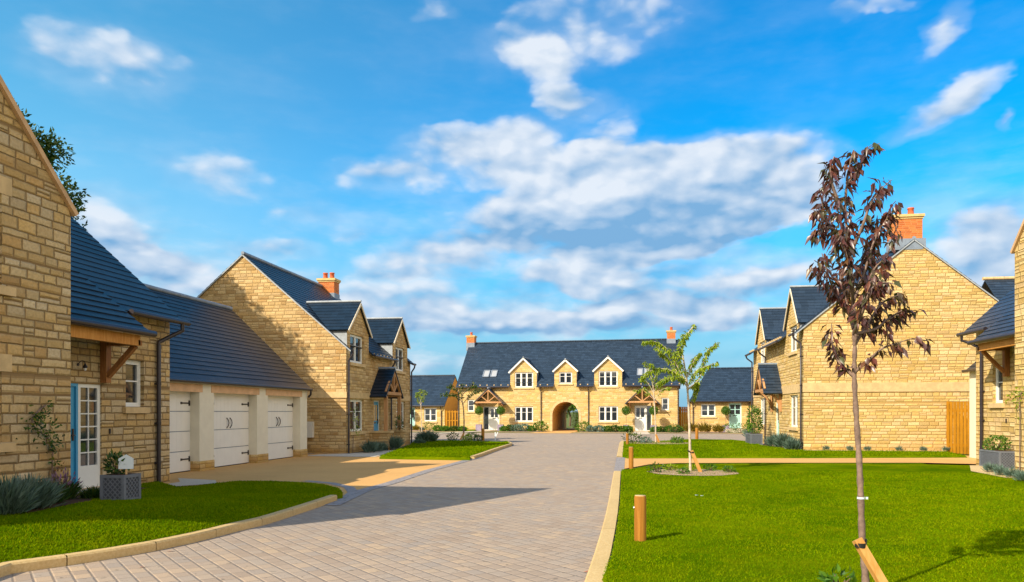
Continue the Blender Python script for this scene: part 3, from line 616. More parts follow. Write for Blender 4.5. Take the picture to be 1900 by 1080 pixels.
def lawn(name, pts, z=.11, lip=.06):
    mb = MB(); P = [Vector((p[0], p[1])) for p in pts]; n = len(P); area = sum(P[i].x * P[(i + 1) % n].y - P[(i + 1) % n].x * P[i].y for i in range(n)); s = 1 if area > 0 else -1
    inn = []
    for i in range(n):
        a, b, c = P[i - 1], P[i], P[(i + 1) % n]; d1 = (b - a).normalized(); d2 = (c - b).normalized(); nn = (Vector((-d1.y, d1.x)) + Vector((-d2.y, d2.x))); nn = nn.normalized() if nn.length > .05 else Vector((-d1.y, d1.x)); inn.append(b + nn * lip * s)
    mb.poly([(p.x, p.y, z) for p in inn])
    for i in range(n):
        j = (i + 1) % n; mb.poly([(P[i].x, P[i].y, z - .04), (P[j].x, P[j].y, z - .04), (inn[j].x, inn[j].y, z), (inn[i].x, inn[i].y, z)]); mb.poly([(P[i].x, P[i].y, -.01), (P[j].x, P[j].y, -.01), (P[j].x, P[j].y, z - .04), (P[i].x, P[i].y, z - .04)])
    o = mb.build(name, 'lawn'); o['kind'] = 'structure'; return [tuple(p) for p in P]
def kerb(pts, w=.13, z=.105, seg=.91, z0=-.02):
    """kerb stones laid along a line; the line is the road-side foot"""
    mb = MB(); P = [Vector((p[0], p[1])) for p in pts]; acc = []; 
    dist = [0];
    for a, b in zip(P, P[1:]): dist.append(dist[-1] + (b - a).length)
    def at(s):
        s = max(0, min(dist[-1], s))
        for i in range(len(P) - 1):
            if s <= dist[i + 1] + 1e-9: return P[i].lerp(P[i + 1], (s - dist[i]) / max(1e-6, dist[i + 1] - dist[i]))
        return P[-1]
    nseg = max(1, int(dist[-1] / seg)); st = dist[-1] / nseg
    for k in range(nseg):
        cuts = [k * st + .006, k * st + st / 2, (k + 1) * st - .006]; A = []
        for c_ in cuts:
            p = at(c_); d = (at(c_ + .15) - at(c_ - .15)).normalized(); nrm = Vector((-d.y, d.x)); A.append((p, p + nrm * w))
        for i in range(2):
            a, b = A[i], A[i + 1]; bev = .02; ia, ib = a[0].lerp(a[1], .12), b[0].lerp(b[1], .12)
            mb.poly([(*a[0], z0), (*b[0], z0), (*b[0], z - bev), (*a[0], z - bev)]); mb.poly([(*a[0], z - bev), (*b[0], z - bev), (*ib, z), (*ia, z)]); mb.poly([(*ia, z), (*ib, z), (*b[1], z), (*a[1], z)]); mb.poly([(*a[1], z), (*b[1], z), (*b[1], z0), (*a[1], z0)])
        for a in (A[0], A[2]): mb.poly([(*a[0], z0), (*a[0], z - .02), (*a[1], z), (*a[1], z0)])
    o = mb.build('kerb', 'kerb'); o['kind'] = 'structure'; return o
kl = [(-5.2, 4.3)] + [tuple(g(*p)[:2]) for p in ((0, 1068), (30, 1063), (167, 1044), (281, 1024), (374, 1004), (441, 986), (497, 973), (569, 949), (626, 929))]
kerb(kl)
kin = []
for i, p in enumerate(kl):
    a, b = Vector(kl[max(0, i - 1)]), Vector(kl[min(len(kl) - 1, i + 1)]); d = (b - a).normalized(); kin.append(tuple(Vector(p) + Vector((-d.y, d.x)) * .13))
LA = [(-9.9, 4.0)] + kin + [tuple(g(x, y, .1)[:2]) for x, y in ((636, 915), (628, 906), (600, 899), (560, 895.5), (500, 893), (440, 893), (400, 897), (370, 901), (330, 904))] + [(-9.9, 14.9)]
import bmesh
kA = np.array(kin)
def hA(x, y):
    x = np.asarray(x, float); y = np.asarray(y, float); d = np.full(x.shape, 9.0)
    for a, b in zip(kA[:-1], kA[1:]):
        ab = b - a; t = np.clip(((x - a[0]) * ab[0] + (y - a[1]) * ab[1]) / (ab @ ab), 0, 1); d = np.minimum(d, np.hypot(x - a[0] - ab[0] * t, y - a[1] - ab[1] * t))
    d = np.clip(d / 1.5, 0, 1); k = np.clip((13.2 - y) / 4.2, 0, 1); k = k * k * (3 - 2 * k); return .1 + .25 * d * (2 - d) * k
def sloped(name, pts, m, dz=0.0, step=.3, skirt=True):
    bm = bmesh.new(); vs_ = [bm.verts.new((p[0], p[1], 0)) for p in pts]; bm.faces.new(vs_); xs = [p[0] for p in pts]; ys = [p[1] for p in pts]
    for ax, lo, hi in ((0, min(xs), max(xs)), (1, min(ys), max(ys))):
        c = math.floor(lo / step) * step + step
        while c < hi: co = (c, 0, 0) if ax == 0 else (0, c, 0); bmesh.ops.bisect_plane(bm, geom=bm.verts[:] + bm.edges[:] + bm.faces[:], plane_co=co, plane_no=(1, 0, 0) if ax == 0 else (0, 1, 0)); c += step
    for v in bm.verts: v.co.z = float(hA(v.co.x, v.co.y)) + dz
    bm.normal_update()
    if skirt:
        ed = [e for e in bm.edges if len(e.link_faces) == 1]; res = bmesh.ops.extrude_edge_only(bm, edges=ed)
        for v in res['geom']:
            if isinstance(v, bmesh.types.BMVert): v.co.z = -.01
    me = bpy.data.meshes.new(name); bm.to_mesh(me); bm.free(); me.uv_layers.new(name='UVMap'); me.materials.append(M[m])
    for p in me.polygons: p.use_smooth = abs(p.normal.z) > .5
    o = bpy.data.objects.new(name, me); C.objects.link(o); o['kind'] = 'structure'; return o
sloped('lawn', LA, 'lawn')
offset_strip('road_edging', [g(628, 929), g(645, 914), g(638, 905), g(606, 897.5), g(560, 893.5)], -.22, .009, 'edge')
# left far lawn
kb = [tuple(g(*p)[:2]) for p in ((880, 852), (897, 846), (915, 839), (935, 832), (948, 828), (951, 825.5), (944, 822.5))]
kerb(kb, .13, .105, .8)
kbin = [tuple(Vector(p) + (Vector(kb[min(i + 1, 6)]) - Vector(kb[max(i - 1, 0)])).normalized().orthogonal() * .13) for i, p in enumerate(kb)]
LB = [tuple(g(x, y, .1)[:2]) for x, y in ((704, 846.5), (760, 847.5), (830, 848.5), (872, 849))] + kbin + [tuple(g(x, y, .1)[:2]) for x, y in ((930, 820), (900, 819), (850, 818), (810, 817.5), (770, 817), (763, 824))]
LB = lawn('lawn', LB)
# right hand greens
kr1 = [(.35, 3.6), tuple(g(1076, 1085)[:2])] + [tuple(g(*p)[:2]) for p in ((1100, 1041), (1115.6, 989), (1127, 945), (1134, 905), (1139, 877))]
kerb(kr1[::-1], .18, .05, 3.0)
kr2 = [tuple(g(*p)[:2]) for p in ((1144, 850), (1147, 836), (1150, 822), (1153, 819.5))]
kerb(kr2[::-1], .2, .06, 3.0)
LR = [(kr1[0][0] + .22, 3.6)] + [(p[0] + .2, p[1]) for p in kr1[1:]] + [tuple(g(x, y, .09)[:2]) for x, y in ((1165, 870), (1204, 862.5), (1260, 860), (1400, 859.4), (1600, 859.4), (1711, 859.5), (1724, 861.5), (1820, 863.5))] + [(10.40, 23.6), (10.40, 19.0), (8.95, 19.0), (8.95, 3.6)]
LR = lawn('lawn', LR, .09)
LR2 = [(p[0] + .2, p[1]) for p in kr2[:3]] + [tuple(g(x, y, .09)[:2]) for x, y in ((1158, 819), (1204, 819.5), (1276, 814.5), (1359, 815.5), (1400, 819.5))] + [(6.2, 35.5), (7.0, 31.3), (12.2, 30.9)] + [tuple(g(x, y, .09)[:2]) for x, y in ((1795, 846), (1500, 847), (1300, 847.2), (1165, 847.5))]
LR2 = lawn('lawn', LR2, .09)

# ================================================================== LEAVES
class LV:
    def __init__(s): s.P = []; s.D = []; s.N = []; s.L = []; s.W = []; s.dr = []
    def add(s, p, d, n, L, W, dr=.15): s.P.append(p); s.D.append(d); s.N.append(n); s.L.append(L); s.W.append(W); s.dr.append(dr)
    def addn(s, P, D, N, L, W, dr):
        for a in zip(P, D, N, L, W, dr): s.add(*a)
    def mesh(s, name, m, parent=None):
        P = np.array(s.P); D = np.array(s.D); N = np.array(s.N); L = np.array(s.L)[:, None]; W = np.array(s.W)[:, None]; dr = np.array(s.dr)[:, None]
        D = D / np.maximum(1e-6, np.linalg.norm(D, axis=1, keepdims=True)); S = np.cross(D, N); S /= np.maximum(1e-6, np.linalg.norm(S, axis=1, keepdims=True)); N = np.cross(S, D)
        n = len(P); V = np.empty((n, 5, 3)); V[:, 0] = P; V[:, 1] = P + D * L * .42 - S * W / 2 + N * L * .06; V[:, 2] = P + D * L * .42 + S * W / 2 + N * L * .06; V[:, 3] = P + D * L * .45 - N * L * .02; V[:, 4] = P + D * L - N * L * dr
        V = V.reshape(-1, 3); b = (np.arange(n) * 5)[:, None]; F = np.concatenate([b + np.array([[0, 3, 1]]), b + np.array([[0, 2, 3]]), b + np.array([[1, 3, 4]]), b + np.array([[3, 2, 4]])], 1).reshape(-1, 3)
        return rawmesh(name, V, F, m, parent)
def rawmesh(name, V, F, m, parent=None, smooth=False):
    me = bpy.data.meshes.new(name); nv, nf = len(V), len(F); me.vertices.add(nv); me.vertices.foreach_set('co', V.astype(np.float32).ravel()); me.loops.add(nf * 3); me.loops.foreach_set('vertex_index', F.astype(np.int32).ravel())
    me.polygons.add(nf); me.polygons.foreach_set('loop_start', np.arange(0, nf * 3, 3, dtype=np.int32)); me.update(calc_edges=True); me.validate()
    me.materials.append(M[m] if isinstance(m, str) else m); o = bpy.data.objects.new(name, me); C.objects.link(o)
    if parent is not None: o.parent = parent
    return o
def rv(n): v = rng.normal(size=(n, 3)); return v / np.linalg.norm(v, axis=1, keepdims=True)
def bush_leaves(lv, c, r, n, L, W, shell=.55, flat_bottom=True, up=.4):
    d = rv(n); rad = (shell + (1 - shell) * rng.random((n, 1))); p = d * rad * np.array(r)
    # clumpy surface
    q = rv(9); bumpf = 1 + .22 * np.max(d @ q.T, axis=1, keepdims=True) ** 6 - .10; p = p * bumpf
    if flat_bottom: p[:, 2] = np.where(p[:, 2] < -r[2] * .75, -r[2] * .75 * rng.random(n), p[:, 2])
    D = d + rv(n) * .8 + np.array([0, 0, up]); N = rv(n) + d
    lv.addn(p + np.array(c), D, N, L * (.6 + .8 * rng.random(n)), W * (.7 + .6 * rng.random(n)), .2 * rng.random(n))
def shrub(name, label, cat, loc, r, n=260, L=.06, W=.035, m='green', group=None, stem=True):
    t = thing(name, label, cat, loc, 0, group); lv = LV(); bush_leaves(lv, (0, 0, r[2] * .8), r, n, L, W); lv.mesh('foliage', m, t)
    mb = MB()
    for k in range(5):
        a = 2 * PI * k / 5 + random.random(); mb.tube([(0, 0, -.03), (math.cos(a) * r[0] * .3, math.sin(a) * r[1] * .3, r[2] * .7), (math.cos(a) * r[0] * .55, math.sin(a) * r[1] * .55, r[2] * 1.2)], [.012, .009, .004], 5)
    mb.build('stem', 'bark_dark', t); return t
def spiky(name, label, cat, loc, r, h, n=420, m='lavender', flowers=0, group=None, lean=.9):
    """tuft of narrow upright leaves fanning from the crown of the plant"""
    t = thing(name, label, cat, loc, 0, group); lv = LV(); a = rng.random(n) * 2 * PI; q = np.sqrt(rng.random(n)); 
    base = np.stack([np.cos(a) * q * r * .55, np.sin(a) * q * r * .55, rng.random(n) * h * .55 * (1 - q * .4)], 1); D = np.stack([np.cos(a) * q * lean, np.sin(a) * q * lean, .75 + .3 * rng.random(n)], 1) + rng.normal(size=(n, 3)) * .22
    ll = h * (.30 + .30 * rng.random(n)); lv.addn(base, D, rv(n), ll, (.007 + .009 * rng.random(n)) * (1 if h < .6 or n > 700 else 1.3), .1 * rng.random(n)); lv.mesh('foliage', m, t)
    if flowers:
        k = flowers; a = rng.random(k) * 2 * PI; q = np.sqrt(rng.random(k)); tip = np.stack([np.cos(a) * q * r * 1.05, np.sin(a) * q * r * 1.05, h * (1.0 + .45 * rng.random(k)) - q * h * .3], 1)
        for p in tip:
            mb = MB(); d_ = Vector(p) - Vector((p[0] * .45, p[1] * .45, h * .4)); d_.normalize(); mb.tube([(p[0] * .45, p[1] * .45, h * .4), tuple(Vector(p) - d_ * .05), tuple(Vector(p) - d_ * .045), tuple(p)], [.0022, .0022, .011, .003], 5); mb.build('flower_spike', 'purple', t)
    return t

# ================================================================== HOUSE F : gabled pair with the archway, facing the camera
FO = g(850, 799); FA = R(-4.04)
fh = thing('stone_house', 'long stone house with three gabled dormers and a central archway', 'house', FO, FA)
def fl2w(x, y, z=0): c, s = math.cos(FA), math.sin(FA); return Vector((FO.x + x * c - y * s, FO.y + x * s + y * c, z))
LF, DF, ZE, ZR = 18.3, 8.0, 3.95, 7.72; pF = (ZR - ZE) / (DF / 2)
ac, ar, asp = 9.19, 1.10, 1.32    # arch centre, radius, springing height
gw = [(4.91, 6.47, .77, 2.03), (11.9, 13.46, .80, 2.06)]; sw = [(.83, 1.42, 1.62, 2.62), (16.93, 17.5, 1.72, 2.72)]; dr = [(2.2, 3.58, .05, 2.02), (14.8, 16.15, .05, 2.10)]
holes = gw + sw + dr + [(ac - ar, ac + ar, 0.0, asp + ar + .02, 'noreveal')]
mb = MB()
_p = (ZR - ZE) / (DF / 2)
panel(mb, F0, [(0, 0), (LF, 0), (LF, ZE - .03), (0, ZE - .03)], holes, .1)
panel(mb, lambda u, d, z: (LF - u, DF - d, z), [(0, 0), (LF, 0), (LF, ZE - .03), (0, ZE - .03)], [(LF - ac - ar, LF - ac + ar, 0, asp + ar + .02, 'noreveal')])
gab = [(0, 0), (DF, 0), (DF, ZE - .03), (DF / 2, ZR - .03), (0, ZE - .03)]
panel(mb, lambda u, d, z: (LF - d, u, z), gab); panel(mb, lambda u, d, z: (d, DF - u, z), gab)
NS = 16
for yy, flip in ((0, 1), (DF, -1)):
    for k in range(NS):
        a0, a1 = PI - PI * k / NS, PI - PI * (k + 1) / NS; q = [(ac + ar * math.cos(a0), yy, asp + ar * math.sin(a0)), (ac + ar * math.cos(a1), yy, asp + ar * math.sin(a1)), (ac + ar * math.cos(a1), yy, asp + ar + .02), (ac + ar * math.cos(a0), yy, asp + ar + .02)]
        mb.poly(q[::flip], uv=[(p[0], p[2]) for p in q[::flip]])
mb.build('wall', 'stone_far', fh)
mb = MB()                                    # the passage through the house
for k in range(NS):
    a0, a1 = PI - PI * k / NS, PI - PI * (k + 1) / NS; mb.poly([(ac + ar * math.cos(a0), 0.001, asp + ar * math.sin(a0)), (ac + ar * math.cos(a0), DF, asp + ar * math.sin(a0)), (ac + ar * math.cos(a1), DF, asp + ar * math.sin(a1)), (ac + ar * math.cos(a1), 0.001, asp + ar * math.sin(a1))])
for s in (-1, 1): mb.poly([(ac + s * ar, .001, 0), (ac + s * ar, DF, 0), (ac + s * ar, DF, asp), (ac + s * ar, .001, asp)])
mb.build('passage', 'render_tan', fh)
mb = MB()                                    # dressed arch ring
for k in range(13):
    a0, a1 = PI - PI * (k + .03) / 13, PI - PI * (k + .97) / 13; ro = ar + .2
    P = [(ac + r_ * math.cos(a), -.02, asp + r_ * math.sin(a)) for r_, a in ((ar, a0), (ar, a1), (ro, a1), (ro, a0))]; mb.poly(P); mb.poly([P[3], P[2], (P[2][0], 0, P[2][2]), (P[3][0], 0, P[3][2])]); mb.poly([P[0], (P[0][0], .0, P[0][2]), (P[1][0], 0, P[1][2]), P[1]])
for s in (-1, 1):
    for z0, z1 in ((0.0, .42), (.43, .86), (.87, asp - .01)): a, b = sorted((ac + s * ar, ac + s * (ar + .2))); mb.box(a, b, -.02, 0.0005, z0, z1)
mb.build('arch_ring', 'ashlar', fh)
dm = [(5.66, 1.12, 4.95, 6.05, (4.91, 6.47, 3.62, 4.88)), (9.18, .92, 5.0, 5.87, (8.64, 9.73, 3.92, 4.86)), (12.67, 1.12, 4.98, 6.05, (11.9, 13.44, 3.66, 4.92))]
# the dormer windows start below the eaves: the facade panel is cut to leave them out
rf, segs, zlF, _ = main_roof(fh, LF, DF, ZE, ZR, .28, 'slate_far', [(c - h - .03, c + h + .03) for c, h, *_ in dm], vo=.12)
for gx in segs: gutter(fh, (gx[0], -.33, zlF - .03), (gx[1], -.33, zlF - .03), .055)
mbw = [o for o in fh.children if o.name.startswith('wall')][0]
bpy.data.objects.remove(mbw)
mb = MB(); cutz = 3.5
panel(mb, F0, [(0, 0), (LF, 0), (LF, cutz), (0, cutz)], holes, .1)
cur = 0.0
for (c, h, ze_, za_, wn) in dm: panel(mb, F0, [(cur, cutz), (c - h, cutz), (c - h, ZE - .03), (cur, ZE - .03)]); cur = c + h
panel(mb, F0, [(cur, cutz), (LF, cutz), (LF, ZE - .03), (cur, ZE - .03)])
panel(mb, lambda u, d, z: (LF - u, DF - d, z), [(0, 0), (LF, 0), (LF, ZE - .03), (0, ZE - .03)], [(LF - ac - ar, LF - ac + ar, 0, asp + ar + .02, 'noreveal')])
panel(mb, lambda u, d, z: (LF - d, u, z), gab); panel(mb, lambda u, d, z: (d, DF - u, z), gab)
for yy, flip in ((0, 1), (DF, -1)):
    for k in range(NS):
        a0, a1 = PI - PI * k / NS, PI - PI * (k + 1) / NS; q = [(ac + ar * math.cos(a0), yy, asp + ar * math.sin(a0)), (ac + ar * math.cos(a1), yy, asp + ar * math.sin(a1)), (ac + ar * math.cos(a1), yy, asp + ar + .02), (ac + ar * math.cos(a0), yy, asp + ar + .02)]
        mb.poly(q[::flip], uv=[(p[0], p[2]) for p in q[::flip]])
mb.build('wall', 'stone_far', fh)
for (c, h, ze_, za_, wn) in dm:
    dormer(fh, F0, c, h, ze_, za_, ZE, pF, 'stone_far', 'slate_far', over=.14, barge='white', zb=cutz, hole=wn, rx=.12)
    window(fh, F0, *wn, lights=2 if wn[1] - wn[0] < 1.3 else 3, ft=.07, mullion=.06)
for w in gw: window(fh, F0, *w, lights=3, ft=.07, mullion=.06)
for w in sw: window(fh, F0, *w, lights=1, bar=.5, ft=.07)
door(fh, F0, 2.72, 3.58, .05, 2.02, 'white'); door(fh, F0, 14.8, 15.7, .05, 2.10, 'white', handle_side=-1)
for a, b, zt in ((2.2, 2.70, 2.02), (15.72, 16.15, 2.10)): window(fh, F0, a, b, .05, zt, lights=1, bar=0, sill=False, ft=.05, frame_mat='white')
for cx_, xs in ((2.87, (1.9, 3.85)), (15.45, (14.45, 16.45))):
    po = thing('porch', None, None); po.parent = fh
    porch_roof(po, F0, cx_, 2.3, 2.35, 3.45, .95, 'slate_far'); timber_gable(po, F0, cx_, 2.3, 2.38, 3.42, -.98); brackets(po, F0, xs, 2.34, 1.55, .95)
for x in (0.04, 7.15, 11.08, 18.22): downpipe(fh, x, -.08, 0, zlF, kick=0, ky=-.22)
chimney(fh, -.30, .42, 3.65, 4.35, 7.25, 8.25, 1, lead=.52); chimney(fh, 17.3, 18.0, 3.65, 4.35, 7.25, 8.3, 1, lead=.52)
ridge(fh, (.45, 4.0, ZR + .05), (17.28, 4.0, ZR + .05), 'slate_far', .07)
dentils(fh, [x for a, b in segs for x in np.arange(a + .3, b - .1, .6)], ZE, .28, ZE - .06)
for x0, x1 in ((2.0, 2.5), (2.66, 3.16), (14.98, 15.38), (15.52, 15.9)):       # rooflights
    y0_, y1_ = .62, 1.22; z0_, z1_ = ZE + y0_ * pF, ZE + y1_ * pF; n = Vector((0, -pF, 1)).normalized() * .05
    mb = MB(); a, b, c_, d_ = [Vector(p) + n for p in ((x0, y0_, z0_), (x1, y0_, z0_), (x1, y1_, z1_), (x0, y1_, z1_))]
    for p, q in ((a, b), (b, c_), (c_, d_), (d_, a)): mb.beam(p, q, .06, .07, n)
    o = mb.build('rooflight', 'lead', fh); mb = MB(); mb.poly([p - n * .2 for p in (a, b, c_, d_)]); mb.build('pane', 'sky_tint', o)

# annexe on the left of F
def annex(name, label, x0, L, y0, D, ze, zr, wallm, z=0.0, hip=0.0):
    t = thing(name, label, 'annexe', fl2w(x0, y0, z), FA); return t
al = annex('stone_annexe', 'low single-storey stone annexe with slate roof left of the archway house, beside the slatted gate', -8.0, 6.5, 1.0, 6.2, 2.3, 4.85, 'stone_far')
wl = (8 - 3.4, 8 - 2.24, .77, 1.93)
mb = MB(); gb = [(0, -.05), (6.2, -.05), (6.2, 2.27), (3.1, 4.82), (0, 2.27)]
panel(mb, F0, [(0, -.05), (6.5, -.05), (6.5, 2.27), (0, 2.27)], [wl, (8 - 5.15, 8 - 4.2, .02, 2.0)], .1); panel(mb, lambda u, d, z: (6.5 - u, 6.2 - d, z), [(0, -.05), (6.5, -.05), (6.5, 2.27), (0, 2.27)]); panel(mb, lambda u, d, z: (d, 6.2 - u, z), gb); mb.build('wall', 'stone_far', al)
mb = MB(); panel(mb, lambda u, d, z: (6.5 - d, u, z), gb); mb.build('gable_wall', 'render_tan', al)
_, sg, zl_, _ = main_roof(al, 6.5, 6.2, 2.3, 4.85, .22, 'slate_far', vo=.05); gutter(al, (0, -.28, zl_ - .02), (6.55, -.28, zl_ - .02), .05); window(al, F0, *wl, lights=2, ft=.07, bar=.5); door(al, F0, 8 - 5.15, 8 - 4.2, .02, 2.0, 'teal'); downpipe(al, 6.2, -.08, 0, zl_, ky=-.18)
mb = MB(); mb.box(.02, 6.46, -.03, -.001, 2.02, 2.2); mb.build('fascia', 'cream_wood', al); ridge(al, (0, 3.1, 4.9), (6.5, 3.1, 4.9), 'slate_far', .06)

# annexe on the right of F : hipped on its left, a wing coming forward on its right
ar_ = thing('stone_annexe', 'low stone annexe with hipped slate roof and pale teal door right of the archway house', 'annexe', fl2w(19.2, 0.0, .0), FA)
wr = (.78, 1.9, 1.22, 2.22); dr_ = (2.9, 3.87, .28, 2.32)
mb = MB(); panel(mb, F0, [(0, 0), (4.6, 0), (4.6, 2.5), (0, 2.5)], [wr, dr_], .1); panel(mb, lambda u, d, z: (d, 6.0 - u, z), [(0, 0), (6.0, 0), (6.0, 2.5), (0, 2.5)])
panel(mb, lambda u, d, z: (9 - u, 6.0 - d, z), [(0, 0), (9, 0), (9, 2.5), (0, 2.5)])
panel(mb, lambda u, d, z: (4.6 + d, -u, z) if False else (4.6 + d, -5 + (5 - u), z), [(0, 0), (5.0, 0), (5.0, 2.5), (0, 2.5)]); panel(mb, lambda u, d, z: (4.6 + u, -5.0 + d, z), [(0, 0), (4.4, 0), (4.4, 2.5), (2.2, 4.4), (0, 2.5)])
mb.build('wall', 'stone_far', ar_)
mb = MB(); slope(mb, (-.12, -.25, 2.42), (5.2, -.25, 2.42), (6.4, 3.0, 5.15), (1.45, 3.0, 5.15)); slope(mb, (-.12, 6.25, 2.42), (-.12, -.25, 2.42), (1.45, 3.0, 5.15), (1.45, 3.0, 5.15)); slope(mb, (9.2, 6.25, 2.42), (-.12, 6.25, 2.42), (1.45, 3.0, 5.15), (9.0, 3.0, 5.15)); slope(mb, (5.2, -.25, 2.42), (9.2, -.25, 2.42), (9.0, 3.0, 5.15), (6.4, 3.0, 5.15))
slope(mb, (4.35, 0.1, 2.42), (4.35, -5.1, 2.42), (6.8, -5.1, 4.6), (6.8, 2.3, 4.6)); slope(mb, (9.2, -5.1, 2.42), (9.2, 1.0, 2.42), (6.8, 2.3, 4.6), (6.8, -5.1, 4.6)); mb.build('roof', 'slate_far', ar_)
gutter(ar_, (-.1, -.3, 2.40), (4.35, -.3, 2.40), .05); gutter(ar_, (4.3, -.3, 2.40), (4.3, -5.1, 2.40), .05); window(ar_, F0, *wr, lights=2, ft=.07, bar=.5); door(ar_, F0, *dr_, 'teal', glaz=((.12, .46, .56, .72), (.54, .88, .56, .72), (.12, .46, .75, .91), (.54, .88, .75, .91)), handle_side=-1); downpipe(ar_, .18, -.08, 0.1, 2.4, ky=-.2); downpipe(ar_, 4.4, -.5, 0.1, 2.4)
ridge(ar_, (1.45, 3.0, 5.2), (6.4, 3.0, 5.2), 'slate_far', .06)
mb = MB(); mb.box(2.6, 4.2, -1.0, 0, 0, .26); mb.build('step', 'flag', ar_)

# ================================================================== HOUSE B : left, gable to the camera, front to the street
def front_house(t, L, D, ze, zr, wallm, roofm, ov, dms, gws, dr_, cutz, porch, rightgable=True, sc=(2.13, 2.36), cheeks=True, pitchd=None, barge='cream_wood', wallz=0.0, door_m='blue'):
    p = (zr - ze) / (D / 2); mb = MB(); holes = list(gws) + [dr_]
    panel(mb, F0, [(0, wallz), (L, wallz), (L, cutz), (0, cutz)], holes, .11); cur = 0.0
    for (c, h, a, b, wn) in dms:
        if c - h > cur + .01: panel(mb, F0, [(cur, cutz), (c - h, cutz), (c - h, ze - .03), (cur, ze - .03)])
        cur = c + h
    if L - cur > .01: panel(mb, F0, [(cur, cutz), (L, cutz), (L, ze - .03), (cur, ze - .03)])
    panel(mb, lambda u, d, z: (L - u, D - d, z), [(0, wallz), (L, wallz), (L, ze - .03), (0, ze - .03)])
    gb = [(0, wallz), (D, wallz), (D, ze - .03), (D / 2, zr - .03), (0, ze - .03)]; panel(mb, lambda u, d, z: (L - d, u, z), gb); panel(mb, lambda u, d, z: (d, D - u, z), gb); mb.build('wall', wallm, t)
    gaps = [(max(c - h - .03, -.04), min(c + h + .03, L + .04)) for c, h, *_ in dms]
    _, segs, zl, _ = main_roof(t, L, D, ze, zr, ov, roofm, gaps, vo=.04)
    for a, b in segs:
        if b - a > .15: gutter(t, (a, -ov - .05, zl - .02), (b, -ov - .05, zl - .02), .055)
    for (c, h, a, b, wn) in dms: dormer(t, F0, c, h, a, b, ze, p, wallm, roofm, over=.1, barge=barge, zb=cutz, hole=wn, rx=.12); window(t, F0, *wn, lights=2, ft=.06, mullion=.05, rev=.11)
    for w in gws: window(t, F0, *w, lights=2, ft=.06, mullion=.05, rev=.11)
    door(t, F0, *dr_, door_m, rev=.11); string_course(t, 0, L, 0, D, sc[0], sc[1], 'lr'); dentils(t, [x for a, b in segs if b - a > 1 for x in np.arange(a + .3, b - .1, .45)], ze, ov, ze - .06)
    for x in (-.05, L + .05):
        for s in (1, -1):
            mb = MB(); ye, yr = (-ov, D / 2) if s > 0 else (D + ov, D / 2); a, b = Vector((x, ye, zl - .05)), Vector((x, yr, zr - .045)); mb.beam(a, b, .022, .045, Vector((1, 0, 0)).cross(b - a)); mb.build('verge', 'cheek' if barge == 'cream_wood' else barge, t)
    ridge(t, (-.03, D / 2, zr + .04), (L + .03, D / 2, zr + .04), 'lead', .07); return p, zl, segs
BH = thing('stone_house', 'stone house with tall gable behind the garage and a timber porch, left of the street', 'house', (-10.43, 27.45, 0), R(90))
LB_, DB_ = 8.72, 8.38
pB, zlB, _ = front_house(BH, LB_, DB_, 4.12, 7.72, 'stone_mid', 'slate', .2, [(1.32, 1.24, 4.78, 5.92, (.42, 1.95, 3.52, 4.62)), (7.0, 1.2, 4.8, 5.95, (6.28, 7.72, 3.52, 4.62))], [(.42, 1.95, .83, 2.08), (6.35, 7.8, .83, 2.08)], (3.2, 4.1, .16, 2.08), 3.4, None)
chimney(BH, 7.7, 8.35, 3.54, 4.35, 6.9, 7.95, 2, 'y', lead=.5)
for x, k in ((.06, 0), (5.4, 0), (8.66, 0)): downpipe(BH, x, -.08, 0, zlB, ky=-.16)
pb = thing('porch', None, None); pb.parent = BH
porch_roof(pb, F0, 3.85, 2.1, 2.34, 3.35, .62, 'slate'); timber_gable(pb, F0, 3.85, 2.1, 2.38, 3.32, -.66)
for x in (2.9, 4.8):
    mb = MB(); mb.box(x - .07, x + .07, -.70, -.56, .78, 2.32); mb.build('post', 'oak', pb)
    mb = MB(); mb.box(x - .2, x + .2, -.84, -.001, 0, .72); mb.build('dwarf_wall', 'stone_mid', pb); mb = MB(); mb.box(x - .25, x + .25, -.89, -.002, .722, .80); mb.build('coping', 'ashlar', pb)
    mb = MB(); mb.beam((x, -.02, 2.3), (x, -.7, 2.3), .1, .12); mb.build('side_beam', 'oak', pb)
mb = MB(); mb.box(2.7, 5.0, -.8, -.003, .0, .14); mb.build('step', 'flag', pb)
mb = MB(); mb.box(-.17, -.002, .98, 1.32, .75, 1.35) if False else mb.box(-.16, -.002, 1.28, 1.68, .62, 1.22); bo = mb.build('meter_box', 'box', BH)

# ================================================================== HOUSE R : right, mirrored and taller
RH = thing('stone_house', 'tall golden stone house with a broad sunlit gable and brick chimney, right of the street', 'house', (7.06, 42.95, 0), R(-90))
LR_, DR_ = 11.7, 8.18
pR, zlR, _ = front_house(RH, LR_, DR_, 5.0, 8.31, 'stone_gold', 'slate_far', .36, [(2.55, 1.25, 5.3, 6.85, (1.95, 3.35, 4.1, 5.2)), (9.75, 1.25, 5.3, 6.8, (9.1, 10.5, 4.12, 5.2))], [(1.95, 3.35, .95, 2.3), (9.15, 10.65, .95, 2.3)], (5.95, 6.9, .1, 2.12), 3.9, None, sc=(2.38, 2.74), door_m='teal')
chimney(RH, LR_ - .62, LR_ - .001, 3.3, 4.4, 8.1, 9.1, 2, 'y', lead=.22)
mb = MB()                                   # lead saddle under the stack
P_ = [(2.9, 7.95 - .55), (3.2, 8.1), (3.2, 8.45), (4.5, 8.45), (4.5, 8.1), (4.8, 7.95 - .2)]
mb.box(LR_ - .0, LR_ + .02, 3.18, 4.52, 7.98, 8.33); mb.build('lead_apron', 'lead', RH)
for x in (.06, 3.95, 11.62): downpipe(RH, x, -.09, 0, zlR, ky=-.30)
pr_ = thing('porch', None, None); pr_.parent = RH
